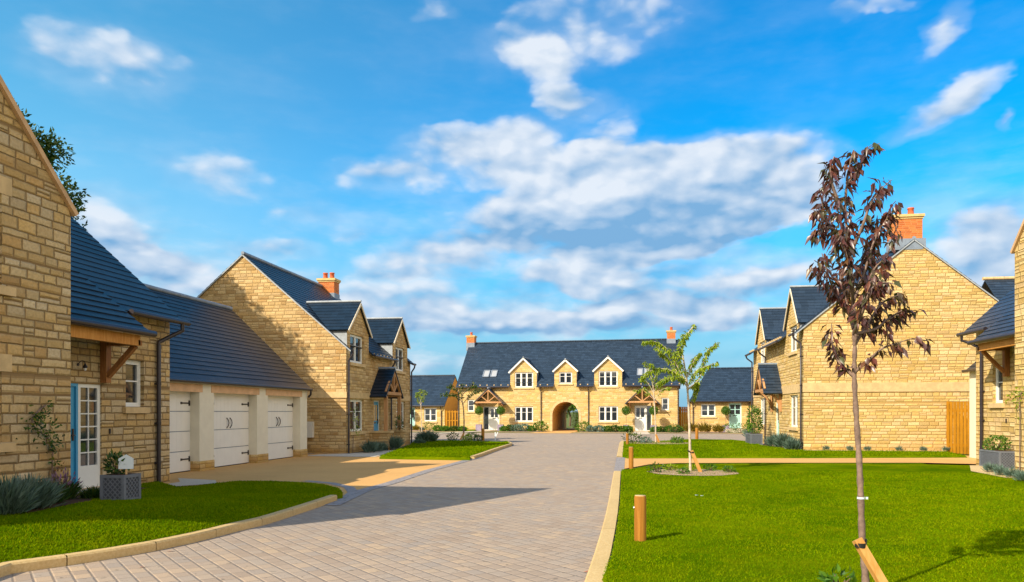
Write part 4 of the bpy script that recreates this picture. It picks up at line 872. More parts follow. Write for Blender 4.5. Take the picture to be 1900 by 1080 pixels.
porch_roof(pr_, F0, 6.45, 2.3, 2.55, 3.7, .72, 'slate_far'); timber_gable(pr_, F0, 6.45, 2.3, 2.58, 3.66, -.76); brackets(pr_, F0, (5.45, 7.45), 2.54, 1.6, .72)
# rear wing of R
mb = MB(); wy = 42.95 - 38.0
slope(mb, (wy - 3.3, 9.5, 4.9), (wy - 3.3, 20, 4.9), (wy, 20, 7.75), (wy, 9.6, 7.75)) ; slope(mb, (wy + 3.3, 20, 4.9), (wy + 3.3, 9.5, 4.9), (wy, 9.6, 7.75), (wy, 20, 7.75)); mb.build('wing_roof', 'slate_far', RH)
mb = MB(); mb.box(wy - 3.0, wy + 3.0, 8.3, 19.9, 0, 4.85); mb.build('wing_wall', 'stone_gold', RH); ridge(RH, (wy, 9.5, 7.8), (wy, 20, 7.8), 'ashlar', .08)

# ================================================================== HOUSES A and NR : catslide roof, canopy, projecting gable block
def catslide(t, L, ze, p, ov, D, xb0, xb1, proj, xap, zap, zb0, zb1, cend, cov, win, dleaf, dside, blk_wins, wallm, roofm, gate=False, mirror=False):
    """x runs along the front; the block stands proud by proj between xb0 and xb1; cend = canopy end"""
    T = (lambda x: L - x) if mirror else (lambda x: x)
    def FR(x, d, z): return (T(x), d, z)
    zr = ze + D / 2 * p; mb = MB(); holes = [win] + ([(dleaf[0], dside[1], dleaf[2], dleaf[3])] if dleaf else [])
    xs = xb0
    panel(mb, FR, [(xs, 0), (L, 0), (L, ze - .03), (xs, ze - .03)], [h for h in holes], .12)
    gb = [(0, 0), (D, 0), (D, ze - .03), (D / 2, zr - .03), (0, ze - .03)]; panel(mb, lambda u, d, z: FR(L - d, u, z), gb); panel(mb, lambda u, d, z: FR(xs + d, u, z), gb); panel(mb, lambda u, d, z: FR(u, D - d, z), [(xs, 0), (L, 0), (L, ze - .03), (xs, ze - .03)])
    mb.build('wall', wallm, t)
    mb = MB(); zl = ze - ov * p; q = lambda *a: a if not mirror else (a[1], a[0], a[3], a[2])
    def sl(mb, a, b, c, d, **k): mb_pts = [FR(*a), FR(*b), FR(*c), FR(*d)]; mb_pts = mb_pts if not mirror else [mb_pts[1], mb_pts[0], mb_pts[3], mb_pts[2]]; slope(mb, *mb_pts, **k)
    sl(mb, (xs, -ov, zl), (L + .05, -ov, zl), (L + .05, D / 2, zr), (xs, D / 2, zr), course=.21, lift=.013); sl(mb, (L + .05, D + .2, ze - .2 * p), (xs, D + .2, ze - .2 * p), (xs, D / 2, zr), (L + .05, D / 2, zr)); mb.build('roof', roofm, t)
    # canopy : the same slope carried further down over the door
    zc = ze - cov * p; mb = MB(); y1 = .55; z1 = ze + y1 * p; nn = .045
    sl(mb, (xb1, -cov, zc + nn), (cend, -cov, zc + nn), (cend - .32, y1, z1 + nn), (xb1, y1, z1 + nn), course=.2, lift=.02); ca = mb.build('canopy', roofm, t)
    mb = MB(); mb.tube([FR(xb1 + .02, -cov - .05, zc + .02), FR(cend + .05, -cov - .05, zc + .02)], .06, 10); mb.build('canopy_gutter', 'plumb', ca)
    mb = MB(); xbkt = cend - .20; mb.beam(FR(xb1 + .01, -cov + .14, zc - .13), FR(cend - .2, -cov + .14, zc - .13), .12, .2); mb.build('canopy_beam', 'oak_beam', ca)
    mb = MB(); mb.beam(FR(xbkt, -.07, zc - .93), FR(xbkt, -.07, zc - .04), .13, .14, (1, 0, 0)); mb.beam(FR(xbkt, 0, zc - .17), FR(xbkt, -cov + .08, zc - .17), .11, .10)
    pts = [FR(xbkt, -.13, zc - .80), FR(xbkt, -.13 - (cov - .32) * .42, zc - .56), FR(xbkt, -.13 - (cov - .32), zc - .22)]
    for a, b in zip(pts, pts[1:]): mb.beam(a, b, .085, .10, (1, 0, 0))
    mb.build('bracket', 'oak_dark', ca)
    mb = MB(); mb.tube([FR(xb1 + .12, -cov - .05, zc + .0), FR(xb1 + .12, -cov - .05, zc - .28), FR(xb1 + .10, -cov + .2, zc - .42), FR(xb1 + .06, -.1, zc - .48)], .036, 8); mb.build('canopy_pipe', 'plumb', ca)
    g_ = MB(); g_.tube([FR(cend + .12, -ov - .05, zl - .01), FR(L + .12, -ov - .05, zl - .01)], .06, 10); g_.build('gutter', 'plumb', t)
    x = L - .50; mb = MB(); pts = [(x, -.07, 0), (x, -.07, zl - .55), (x + .0, -.07, zl - .48), (x + .3, -.25, zl - .28), (x + .38, -ov - .05, zl - .2), (x + .38, -ov - .05, zl)]; mb.tube([FR(*p_) for p_ in pts], .045, 8)
    for z in (.5, 1.35, 2.2): mb.tube([FR(x, -.07, z - .03), FR(x, -.07, z + .03)], .052, 8); mb.box(*sorted((T(x - .06), T(x + .06))), -.07, -.002, z - .02, z + .02)
    mb.build('downpipe', 'plumb', t)
    window(t, FR, *win, lights=1, bar=.55, rev=.12, ft=.06, sillw=.09, frame_mat='white')
    if dleaf:
        door(t, FR, *dleaf, 'blue', rev=.05, glaz=None, frame_m='blue')
        a, b, c_, d_ = dside; mb = MB(); y0, y1 = .03, .09
        def bx(mb, u0, u1, w0, w1, da=y0, db=y1):
            us = sorted((T(u0), T(u1))); mb.box(us[0], us[1], da, db, w0, w1)
        bx(mb, a, a + .09, c_, d_); bx(mb, b - .08, b, c_, d_); bx(mb, a + .09, b - .08, d_ - .07, d_); bx(mb, a + .09, b - .08, c_, c_ + .42)
        cxm = (a + .09 + b - .08) / 2; bx(mb, cxm - .012, cxm + .012, c_ + .42, d_ - .07, y0 + .01, y1 - .01)
        for k in range(1, 6): z = c_ + .42 + (d_ - .07 - c_ - .42) * k / 6; bx(mb, a + .09, cxm - .012, z - .012, z + .012, y0 + .01, y1 - .01); bx(mb, cxm + .012, b - .08, z - .012, z + .012, y0 + .01, y1 - .01)
        sd_ = mb.build('glazed_side_panel', 'white', t); mb = MB(); mb.poly([FR(a + .05, .066, c_ + .3), FR(b - .05, .066, c_ + .3), FR(b - .05, .066, d_ - .05), FR(a + .05, .066, d_ - .05)]); mb.build('pane', 'glass', sd_)
        mb = MB(); us = sorted((T(dleaf[0] - .15), T(b + .1))); mb.box(us[0], us[1], -.45, -.003, 0.0, dleaf[2] - .01); mb.build('step', 'flag', t)
    # block
    pr = (zap - zb1) / (xb1 - xap); pl = (zap - zb0) / (xap - xb0); mb = MB(); y0 = -proj; zdeep = 3.5
    panel(mb, lambda u, d, z: FR(u, y0 + d, z), [(xb0, 0), (xb1, 0), (xb1, zb1 - .03), (xap, zap - .03), (xb0, zb0 - .03)], blk_wins, .12)
    panel(mb, lambda u, d, z: FR(xb1 - d, u, z), [(y0, 0), (0, 0), (0, zb1 - .03), (y0, zb1 - .03)]) ; panel(mb, lambda u, d, z: FR(xb0 + d, u, z), [(y0, 0), (.6, 0), (.6, zb0 - .03), (y0, zb0 - .03)])
    mb.build('gable_block', wallm, t)
    mb = MB(); yb = D / 2
    sl(mb, (xb1 + .02, y0 + .02, zb1 - .02 * pr), (xb1 + .02, yb, zb1 - .02 * pr), (xap, yb, zap), (xap, y0 + .02, zap)) if mirror is None else None
    A_ = [FR(xb1 + .05, y0 + .03, zb1 - .05 * pr), FR(xb1 + .05, yb - .6, zb1 - .05 * pr), FR(xap, yb, zap), FR(xap, y0 + .03, zap)]; B_ = [FR(xb0 - .1, yb - .6, zb0 - .1 * pl), FR(xb0 - .1, y0 + .03, zb0 - .1 * pl), FR(xap, y0 + .03, zap), FR(xap, yb, zap)]
    for q_ in (A_, B_): slope(mb, *(q_ if not mirror else [q_[1], q_[0], q_[3], q_[2]]), course=.21, lift=.015)
    mb.build('block_roof', roofm, t)
    mb = MB()
    for (u0, z0), (u1, z1) in (((xb1 + .07, zb1 - .05), (xap, zap + .05)), ((xb0 - .12, zb0 - .08), (xap, zap + .05))):
        a, b = Vector(FR(u0, y0 + .02, z0)), Vector(FR(u1, y0 + .02, z1)); mb.beam(a, b, .16, .075, Vector((0, 1, 0)).cross(b - a))
    mb.build('verge_coping', 'coping', t)
    for (a, b, c_, d_) in blk_wins:
        w = window(t, lambda u, d, z: FR(u, y0 + d, z), a, b, c_, d_, lights=3, ft=.06, rev=.12, sillw=.17); mb = MB(); us = sorted((T(a - .17), T(b + .17))); mb.box(us[0], us[1], y0 - .006, y0 + .0, d_ + .005, d_ + .24); mb.build('lintel', 'ashlar', w)
AH = thing('stone_house', 'near stone house with blue front door under a timber canopy, at the left edge', 'house', (-9.93, 0, 0), R(90))
# local x = world Y
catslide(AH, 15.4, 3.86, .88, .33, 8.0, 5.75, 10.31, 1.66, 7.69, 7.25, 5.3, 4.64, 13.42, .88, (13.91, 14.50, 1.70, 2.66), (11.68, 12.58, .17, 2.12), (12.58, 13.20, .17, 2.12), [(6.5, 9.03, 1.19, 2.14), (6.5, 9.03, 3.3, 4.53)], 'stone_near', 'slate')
mb = MB(); mb.box(12.95, 15.36, 2.67, 8.9, 0, 6.45); mb.poly([(12.95, 2.67, 6.45), (15.36, 2.67, 6.45), (14.15, 2.67, 7.6)]); mb.build('shadow_wing', 'stone_near', AH)  # unseen wing and roof, added to cast the shadow on the drive
mb = MB(); slope(mb, (12.85, 9.0, 6.4), (12.85, 2.6, 6.4), (14.15, 2.6, 7.72), (14.15, 9.0, 7.72)); slope(mb, (15.45, 2.6, 6.4), (15.45, 9.0, 6.4), (14.15, 9.0, 7.72), (14.15, 2.6, 7.72)); mb.build('shadow_wing_roof', 'slate', AH)
NR = thing('stone_house', 'near golden stone house with dark downpipe at the right edge', 'house', (10.46, 24.43, 0), R(-90))
# local x = 24.43 - world Y ; mirrored so that x' = L - x
catslide(NR, 11.0, 4.30, .93, .40, 8.0, 1.0, 11.0 - 5.36, 1.46, 3.0, 8.0, 6.3, 5.36, 11.0 - 1.75, .86, (11 - 1.62, 11 - 1.03, 1.84, 2.92), None, None, [(1.5, 4.2, .95, 2.2)], 'stone_gold', 'slate_far', mirror=True)

# ================================================================== GARAGES
GH = thing('garage_block', 'cream rendered garage block with three white doors and dark slate roof on the left', 'garage', (-11.25, 0, 0), R(90))
gd = [(16.30, 18.79), (19.51, 22.0), (22.72, 25.16)]
mb = MB(); panel(mb, F0, [(15.45, 0.0), (25.74, 0.0), (25.74, 2.42), (15.45, 2.42)], [(a, b, 0.0, 2.13, .30) for a, b in gd]); pg = .93; dg = 5.9; zrg = 2.45 + dg / 2 * pg + .15
panel(mb, lambda u, d, z: (25.74 - d, u, z), [(0, 0), (dg, 0), (dg, 2.45), (dg / 2, zrg - .12), (0, 2.45)]); panel(mb, lambda u, d, z: (15.46 + d, u, z), [(0, 0), (dg, 0), (dg, 2.45), (dg / 2, zrg - .12), (0, 2.45)]); panel(mb, lambda u, d, z: (u, dg - d, z), [(15.45, 0), (25.74, 0), (25.74, 2.42), (15.45, 2.42)]); mb.build('wall', 'render', GH)
main_roof(GH, 10.34, dg, 2.55, zrg, .12, 'slate', x0=15.45, vo=.04, course=.2); gutter(GH, (15.5, -.15, 2.40), (25.8, -.15, 2.40), .05); ridge(GH, (15.5, dg / 2, zrg + .03), (25.8, dg / 2, zrg + .03), 'lead', .07)
mb = MB(); mb.tube([(25.72, -.15, 2.4), (25.72, -.15, 2.22), (25.72, -.06, 2.12)], .04, 8); mb.build('downpipe', 'plumb', GH)
edges = [15.45] + [v for p in gd for v in p] + [25.74]
for k in range(0, 8, 2):
    a, b = edges[k], edges[k + 1]; mb = MB(); mb.box(a - .006 if k else a + .01, b + .006, -.018, .262, 0, .27); mb.build('pier_base', 'stone_gold', GH)
for k, (a, b) in enumerate(gd):
    mb = MB(); mb.box(a - .14, b + .14, -.012, .02, 2.125, 2.33); l_ = mb.build('lintel', 'lintel', GH)
    mb = MB(); H_ = 2.13; z = .03; secs = [(.03, .54), (.562, 1.07), (1.092, 1.60), (1.622, 2.13)]
    for (z0, z1) in secs:
        nb = 12; w_ = (b - a) / nb
        for i in range(nb): mb.box(a + i * w_ + .0012, a + (i + 1) * w_ - .0012, .27, .31, z0, z1)
    d = mb.build('garage_door', 'white_door', GH); mb = MB(); mb.box(a + .001, b - .001, .292, .34, .031, 2.129); mb.build('door_core', 'lead', d)
    for z0 in (.34, 1.83):
        for s, x0 in ((1, a + .03), (-1, b - .03)): mb = MB(); mb.beam((x0, .262, z0), (x0 + s * .42, .262, z0), .014, .035); mb.box(min(x0, x0 + s * .05), max(x0, x0 + s * .05), .25, .2695, z0 - .07, z0 + .07); mb.box(min(x0 + s * .36, x0 + s * .42), max(x0 + s * .36, x0 + s * .42), .251, .2694, z0 - .03, z0 + .03); mb.build('hinge', 'black', d)
    for s in (-1, 1):
        mb = MB(); cx_ = (a + b) / 2 + s * .09; mb.tube([(cx_ + s * .0, .262, 1.12), (cx_ + .05, .235, 1.19), (cx_ + .06, .225, 1.27), (cx_ + .05, .235, 1.35), (cx_, .262, 1.42)], .014, 6); mb.build('handle', 'black', d)
    mb = MB(); mb.box(a + .002, b - .002, .275, .345, .0, .028); mb.build('door_seal', 'rubber', d)
mb = MB(); mb.box(15.46, 25.73, -.02, -.001, 2.33, 2.42) if False else mb.box(15.46, 25.74, -.016, -.001, 2.335, 2.415); mb.build('fascia', 'render', GH)
# small garage beyond the near right house
G2 = thing('garage_block', 'sliver of a cream rendered garage wall behind the near right house', 'garage', (11.78, 28.0, 0), R(-90))
mb = MB(); mb.box(0, 3.5, 0, 3.0, 0, 3.05); mb.build('wall', 'render', G2); mb = MB(); slope(mb, (-.08, -.12, 3.0), (3.5, -.12, 3.0), (3.5, 1.5, 4.5), (-.08, 1.5, 4.5)); slope(mb, (3.5, 3.12, 3.0), (-.08, 3.12, 3.0), (-.08, 1.5, 4.5), (3.5, 1.5, 4.5)); mb.build('roof', 'slate', G2); gutter(G2, (-.1, -.17, 3.0), (3.5, -.17, 3.0), .05)

# ================================================================== FENCES AND GATES
def fence(name, label, cat, a, b, h, z0=.03, bw=.10, gap=.045, rails=(.3, 1.5), m='fence', posts=True):
    a, b = Vector((a[0], a[1], 0)), Vector((b[0], b[1], 0)); d = b - a; t = thing(name, label, cat, (a.x, a.y, 0), math.atan2(d.y, d.x)); L = d.length; mb = MB(); x = .02
    while x + bw < L: mb.box(x, x + bw, -.012, .012, z0, h); x += bw + gap
    mb.build('board', m, t); mb = MB()
    for r_ in rails: mb.box(0, L, .013, .055, r_, r_ + .09)
    mb.build('rail', m, t); 
    for x in (0, L):
        mb = MB(); mb.box(x - .05, x + .05, .056, .15, 0, h + .02); mb.build('post', m, t)
    return t
fence('timber_gate', 'orange slatted timber gate between the left annexe and the archway house', 'gate', fl2w(-1.42, 1.0), fl2w(-.06, 1.0), 1.7, bw=.13, gap=.13, rails=(.12, .8, 1.55))
fence('timber_fence', 'dim timber fence between the archway house and the right annexe', 'fence', fl2w(18.35, 1.0), fl2w(19.15, 1.0), 2.0, bw=.12, gap=.02, rails=(.3, 1.7))
fence('timber_gate', 'tall orange timber gate against the big sunlit gable on the right', 'gate', (12.28, 31.15), (12.75, 29.3), 1.98, bw=.14, gap=.05, rails=(.3, 1.6))

# ================================================================== BOLLARDS
def bollard(label, x, y, h, r=.062, stud=False, zb=.05):
    t = thing('timber_bollard', label, 'bollard', (x, y, 0), random.random(), 'round timber bollards along the grass edges'); mb = MB(); mb.lathe((0, 0, 0), [(r, -.05), (r, h - .02), (r * .93, h)], 20); mb.build('post', 'post', t)
    mb = MB(); mb.lathe((0, 0, 0), [(r * .92, h - .001), (r * .9, h + .004), (.001, h + .004)], 20); mb.build('post_top', 'sawn', t)
    if stud: mb = MB(); mb.lathe((0, 0, 0), [(.016, 0), (.014, .012), (.001, .016)], 10); o = mb.build('reflector', 'steel', t); o.rotation_euler = (0, R(90), PI - t.rotation_euler.z + R(10)); o.location = (-r * math.cos(-t.rotation_euler.z + R(10)) * 1.0, r * math.sin(t.rotation_euler.z - R(10)), h - .14)
for lab, px, py, h, r in (('thick timber bollard on the lawn, the big one nearest the road kerb in front', 1188, 1017, .575, .070), ('timber bollard where the resin path meets the road', 1171, 870, .57, .066), ('small timber bollard on the corner of the striped lawn beyond the path', 1164, 828, .55, .066),
                       ('timber bollard at the back of the left lawn below the white front door', 896, 817.5, .62, .09), ('timber bollard behind the striped lawn near the right annexe', 1293, 815, .62, .09)):
    p = g(px, py); bollard(lab, p.x, p.y, h + .04, r, stud=(px == 1188))

# ================================================================== TREES
def bend(pts, n=6):
    P = [Vector(p) for p in pts]; out = []
    for i in range(len(P) - 1):
        p0, p1, p2, p3 = P[max(0, i - 1)], P[i], P[i + 1], P[min(len(P) - 1, i + 2)]
        for k in range(n):
            t = k / n; out.append(.5 * ((2 * p1) + (p2 - p0) * t + (2 * p0 - 5 * p1 + 4 * p2 - p3) * t * t + (-p0 + 3 * p1 - 3 * p2 + p3) * t ** 3))
    out.append(P[-1]); return out
def at_px(px, py, f): r = f * (px - 950) / FPX; c, s = math.cos(YAW), math.sin(YAW); return Vector((r * c - f * s, r * s + f * c, EYE + (HY - py) * f / FPX))
def sapling(name, label, fbase, trunk, branches, rb, rt, barkm, leafm, nleaf, L, W, droop, spread, group=None, leader=.45, seed=1, start=.22):
    """trunk / branches given as (picture x, height y, depth offset) about a trunk standing at distance fbase"""
    rg = np.random.default_rng(seed); P = [at_px(a, b, fbase + (c if True else 0)) for a, b, c in trunk]; base = P[0].copy(); base.z = 0; t = thing(name, label, 'tree', base, 0, group); mb = MB(); tp = [p - base for p in bend(P, 5)]; n = len(tp); tp[0].z = -.05
    mb.tube(tp, [rb + (rt - rb) * (i / (n - 1)) * 1.0 + .0035 * math.sin(i * 2.3) * (rb / .03) for i in range(n)], 10); lv = LV(); paths = []
    if leader: paths.append((tp[int(n * leader):], 1.0))
    for br in branches:
        q = [at_px(a, b, fbase + c) - base for a, b, c in br]; q = bend(q, 5); mb.tube(q, [rb * .42 * (1 - i / (len(q) - 1)) + .0035 for i in range(len(q))], 6); paths.append((q, 1.0))
        # side twigs
        for k in range(2): i = rg.integers(len(q) // 3, len(q) - 1); d = Vector(rg.normal(size=3)).normalized(); e = q[i] + (d + (q[-1] - q[0]).normalized()) * spread * 1.2; tw = bend([q[i], (q[i] + e) / 2 + Vector((0, 0, .03)), e], 3); mb.tube(tw, [.004] * len(tw), 4); paths.append((tw, .6))
    tot = sum(sum((a - b).length for a, b in zip(q, q[1:])) * w for q, w in paths)
    for q, w in paths:
        ln = sum((a - b).length for a, b in zip(q, q[1:])); k = int(nleaf * ln * w / tot) + 2
        for _ in range(k):
            s_ = start + (1 - start) * rg.random(); i = min(len(q) - 2, int(s_ * (len(q) - 1))); f_ = s_ * (len(q) - 1) - i; p = q[i].lerp(q[i + 1], f_); ax = (q[i + 1] - q[i]).normalized(); off = Vector(rg.normal(size=3)); off = (off - ax * off.dot(ax)).normalized()
            p = p + off * spread * .35 * rg.random(); d = off * (1.0 - droop * .55) + ax * .35 + Vector((0, 0, -droop * (0.5 + rg.random()))) ; nn = Vector((0, 0, 1)) + Vector(rg.normal(size=3)) * .55
            lv.add(tuple(p), tuple(d), tuple(nn), L * (.6 + .6 * rg.random()), W * (.65 + .6 * rg.random()), .10 + .28 * rg.random())
    mb.build('trunk', barkm, t); lv.mesh('crown', leafm, t); return t
f0 = 6.2
sapling('copper_leaved_tree', 'young slender tree with drooping dark copper leaves on the near lawn', f0,
    [(1608, 1125, 0), (1605, 1060, 0), (1600, 1005, 0), (1597, 920, 0), (1594, 850, 0), (1588, 760, 0), (1585, 690, 0), (1586, 640, .0), (1583, 560, .02), (1577, 470, -.02), (1569, 400, 0), (1572, 330, .02), (1584, 278, 0)],
    [[(1586, 690, 0), (1612, 668, -.05), (1640, 645, -.12), (1672, 636, -.15)], [(1586, 700, 0), (1562, 678, .04), (1546, 650, .1), (1543, 600, .12)], [(1586, 640, 0), (1610, 600, .1), (1640, 560, .2), (1678, 545, .28)], [(1585, 640, 0), (1600, 560, -.1), (1622, 500, -.2), (1650, 475, -.28)],
     [(1583, 560, 0), (1605, 500, .05), (1625, 440, .15), (1655, 392, .2)], [(1583, 590, 0), (1556, 560, -.1), (1540, 520, -.2), (1525, 470, -.22)], [(1578, 480, 0), (1552, 440, .1), (1532, 400, .15), (1520, 350, .2)], [(1578, 470, 0), (1600, 420, -.1), (1618, 370, -.1), (1638, 345, -.12)],
     [(1570, 400, 0), (1550, 360, -.05), (1540, 320, -.05), (1548, 290, -.05)], [(1585, 620, 0), (1625, 610, .05), (1650, 590, .1), (1685, 570, .1)], [(1584, 610, 0), (1570, 560, .2), (1558, 500, .3), (1555, 440, .35)], [(1584, 620, 0), (1600, 580, -.25), (1615, 540, -.35), (1640, 520, -.4)], [(1572, 340, 0), (1590, 318, .05), (1598, 300, .05), (1592, 285, .05)], [(1583, 560, 0), (1575, 500, -.25), (1565, 450, -.3), (1560, 420, -.3)],
     [(1580, 520, 0), (1605, 480, .2), (1620, 450, .25), (1628, 400, .3)], [(1576, 450, 0), (1545, 425, -.1), (1525, 425, -.12), (1515, 440, -.1)]],
    .031, .006, 'bark', 'copper', 1500, .098, .036, .90, .12, seed=5, leader=.62, start=.2)
def stake(label, top, foot, w, tie=None, tw=.05):
    """sawn stake leaning against its tree, with the black rubber tie"""
    a, b = Vector(foot), Vector(top); t = thing('tree_stake', label, 'stake', (a.x, a.y, 0), 0, 'leaning stakes holding the young trees'); o = Vector((a.x, a.y, 0)); mb = MB(); mb.beam(a - o - (b - a).normalized() * .08, b - o, w, w * .8, (.3, -1, .2)); mb.build('post', 'stake', t)
    if tie is not None:
        c_ = (Vector(tie) - o); e = (b - o) - (b - a).normalized() * .05; mb = MB(); ex = (c_ - e); ex.z = 0; L_ = ex.length; ex = ex.normalized(); ey = Vector((-ex.y, ex.x, 0)); P = []
        for k in range(20):
            an = 2 * PI * k / 20; s_ = math.cos(an); r_ = w * .62 if s_ < 0 else tw; ctr = e if s_ < 0 else c_; P.append(ctr + ex * s_ * r_ + ey * math.sin(an) * r_)
        for k in range(20):
            p, q = P[k], P[(k + 1) % 20]; h_ = Vector((0, 0, .018 if w > .05 else .022)); mb.poly([p - h_, q - h_, q + h_, p + h_])
            n_ = ((p + q) / 2 - (e + c_) / 2).normalized() * .004; mb.poly([p - h_ - n_, p + h_ - n_, q + h_ - n_, q - h_ - n_]); mb.poly([p + h_, q + h_, q + h_ - n_, p + h_ - n_])
        mb.build('rubber_tie', 'rubber', t)
    return t
ft = at_px(1640, 1100, f0 - .34); ft = Vector((2.15, 6.24, 0)); 
stake('square sawn stake with black rubber tie leaning on the copper leaved tree', at_px(1590, 1001, f0 - .07), (at_px(1668, 1160, f0 - .22).x, at_px(1668, 1160, f0 - .22).y, .02), .068, at_px(1600, 1004, f0), .036)
mb = MB(); p = at_px(1597.5, 924, f0); mb.tube([p - Vector((0, 0, .008)), p + Vector((0, 0, .008))], .031, 12); mb.box(p.x + .028, p.x + .045, p.y - .035, p.y - .028, p.z - .006, p.z + .012); tag(mb.build('tree_tag', 'sign'), 'white band wrapped round the trunk of the copper leaved tree', 'label')

f1 = g(1281, 875, .09); F1 = (EYE - .09) * FPX / (875 - HY)
sapling('cherry_tree', 'young pale-stemmed tree with arching yellow-green leafy branches in the mulched ring', F1,
    [(1281, 880, 0), (1280, 820, 0), (1278, 760, 0), (1275, 715, 0), (1272, 690, 0), (1266, 650, 0), (1272, 625, 0), (1290, 602, 0)],
    [[(1276, 712, 0), (1262, 690, .1), (1240, 650, .2), (1215, 634, .3), (1193, 636, .35)], [(1277, 720, 0), (1250, 690, -.2), (1215, 685, -.3), (1190, 702, -.35)], [(1276, 722, 0), (1298, 702, .1), (1306, 670, .1), (1314, 650, .1), (1328, 640, .1)], [(1276, 718, 0), (1290, 690, -.3), (1305, 682, -.4), (1332, 672, -.5)],
     [(1275, 712, 0), (1256, 690, .4), (1240, 665, .6), (1225, 655, .7)], [(1273, 700, 0), (1262, 670, -.2), (1262, 640, -.3), (1270, 620, -.35)], [(1277, 722, 0), (1292, 712, .3), (1294, 722, .4), (1286, 742, .45)], [(1275, 710, 0), (1258, 700, -.3), (1240, 702, -.5), (1222, 712, -.55)], [(1275, 700, 0), (1283, 680, .3), (1290, 665, .5), (1300, 655, .6)]],
    .036, .012, 'bark_pale', 'cherry', 2500, .10, .040, .85, .13, seed=11, leader=.7, start=.12)
stake('leaning timber stake tied to the pale-stemmed tree in the mulched ring', at_px(1283, 836, F1 - .1), (at_px(1301, 872, F1 - .2).x, at_px(1301, 872, F1 - .2).y, .05), .07, at_px(1279, 836, F1), .045)
mb = MB(); mb.tube([at_px(1279, 843, F1) - Vector((0, 0, .03)), at_px(1279, 843, F1) + Vector((0, 0, .03))], .04, 8)
F2 = (EYE - .09) * FPX / (821 - HY)
sapling('sapling_tree', 'small sapling with spreading green branches in front of the right-hand porch', F2,
    [(1217, 824, 0), (1216, 780, 0), (1214, 745, 0), (1212, 720, 0), (1205, 690, 0), (1195, 672, 0)], [[(1214, 740, 0), (1198, 722, .1), (1182, 728, .2)], [(1214, 742, 0), (1230, 722, -.1), (1243, 722, -.2)], [(1213, 730, 0), (1200, 708, .2), (1186, 706, .3)], [(1213, 728, 0), (1225, 706, .1), (1240, 702, .2)], [(1212, 722, 0), (1215, 700, -.3), (1222, 688, -.4)]], .04, .012, 'bark_pale', 'cherry', 1000, .11, .05, .45, .15, seed=3, leader=.6)
stake('short leaning stake beside the small sapling facing the right-hand porch', at_px(1217, 806, F2 - .1), (at_px(1224, 821, F2 - .1).x, at_px(1224, 821, F2 - .1).y, .0), .08)
F3 = EYE * FPX / (816 - HY)
sapling('sapling_tree', 'small sapling with flat spreading branches in front of the slatted gate', F3,
    [(859, 818, 0), (861, 790, 0), (860, 760, 0), (857, 738, 0), (858, 712, 0)], [[(860, 750, 0), (845, 733, .1), (826, 734, .2)], [(860, 748, 0), (876, 730, -.1), (893, 724, -.2)], [(858, 735, 0), (846, 722, .2), (834, 718, .3)], [(858, 733, 0), (872, 718, .1), (884, 716, .2)]], .045, .014, 'bark', 'dark_green', 800, .13, .06, .4, .16, seed=4, leader=.65)
stake('leaning stake crossing the stem of the sapling by the slatted gate', at_px(861, 803, F3 - .1), (at_px(854, 817, F3 - .1).x, at_px(854, 817, F3 - .1).y, .0), .09)
F4 = EYE * FPX / (812 - HY)
sapling('sapling_tree', 'thin sapling with a narrow tuft of leaves in front of the left annexe', F4,
    [(783, 815, 0), (782, 780, 0), (781, 750, 0), (780, 735, 0), (780, 722, 0)], [[(781, 752, 0), (775, 740, .1), (773, 728, .1)], [(781, 750, 0), (787, 738, -.1), (786, 724, -.1)]], .03, .01, 'bark_pale', 'cherry', 520, .12, .05, .4, .15, seed=6, leader=.6)
stake('leaning stake beside the thin sapling at the left annexe', at_px(786, 798, F4 - .1), (at_px(795, 813, F4 - .1).x, at_px(795, 813, F4 - .1).y, .0), .08)

def big_tree(label, loc, h, r, cz, rz, n, L, m='dark_green', group=None, seed=2, cl=26):
    rg = np.random.default_rng(seed); t = thing('broadleaf_tree', label, 'tree', loc, 0, group); mb = MB(); mb.tube(bend([(0, 0, -.2), (.1, 0, cz * .35), (-.1, .1, cz * .7), (0, 0, cz + rz * .5)], 5), [.32 * (1 - .8 * i / 15) * r / 3.5 for i in range(16)], 10); lv = LV()
    d = rg.normal(size=(cl, 3)); d /= np.linalg.norm(d, axis=1, keepdims=True); cs = d * (rg.random((cl, 1)) ** .4) * np.array([r, r, rz]) * .86 + np.array([0, 0, cz]); 
    for c_ in cs:
        mb.tube(bend([(0, 0, cz * .6), tuple(c_ * .55 + np.array([0, 0, cz * .25])), tuple(c_)], 4), [.07, .065, .06, .055, .05, .04, .03, .02, .012], 5); k = n // cl; rr = r * (.20 + .12 * rg.random()); q = rg.normal(size=(k, 3)); q /= np.linalg.norm(q, axis=1, keepdims=True); p = c_ + q * rr * (.3 + .75 * rg.random((k, 1))) * np.array([1.1, 1.1, .8])
        lv.addn(p, q + rg.normal(size=(k, 3)) * .7, rg.normal(size=(k, 3)), L * (.6 + .7 * rg.random(k)), L * .5 * (.7 + .6 * rg.random(k)), .2 * rg.random(k))
    mb.build('trunk', 'bark_dark', t); lv.mesh('crown', m, t); return t
big_tree('tall dark green tree rising behind the near left house', (-20.7, 21.2, 0), 12, 3.5, 7.3, 5.6, 95000, .17, seed=8, cl=110)
tg_ = at_px(338, 556, 30); big_tree('tip of a green tree showing above the garage ridge', (tg_.x, tg_.y, 0), 6, .62, tg_.z - .15, .35, 260, .16, 'green', seed=3, cl=7)
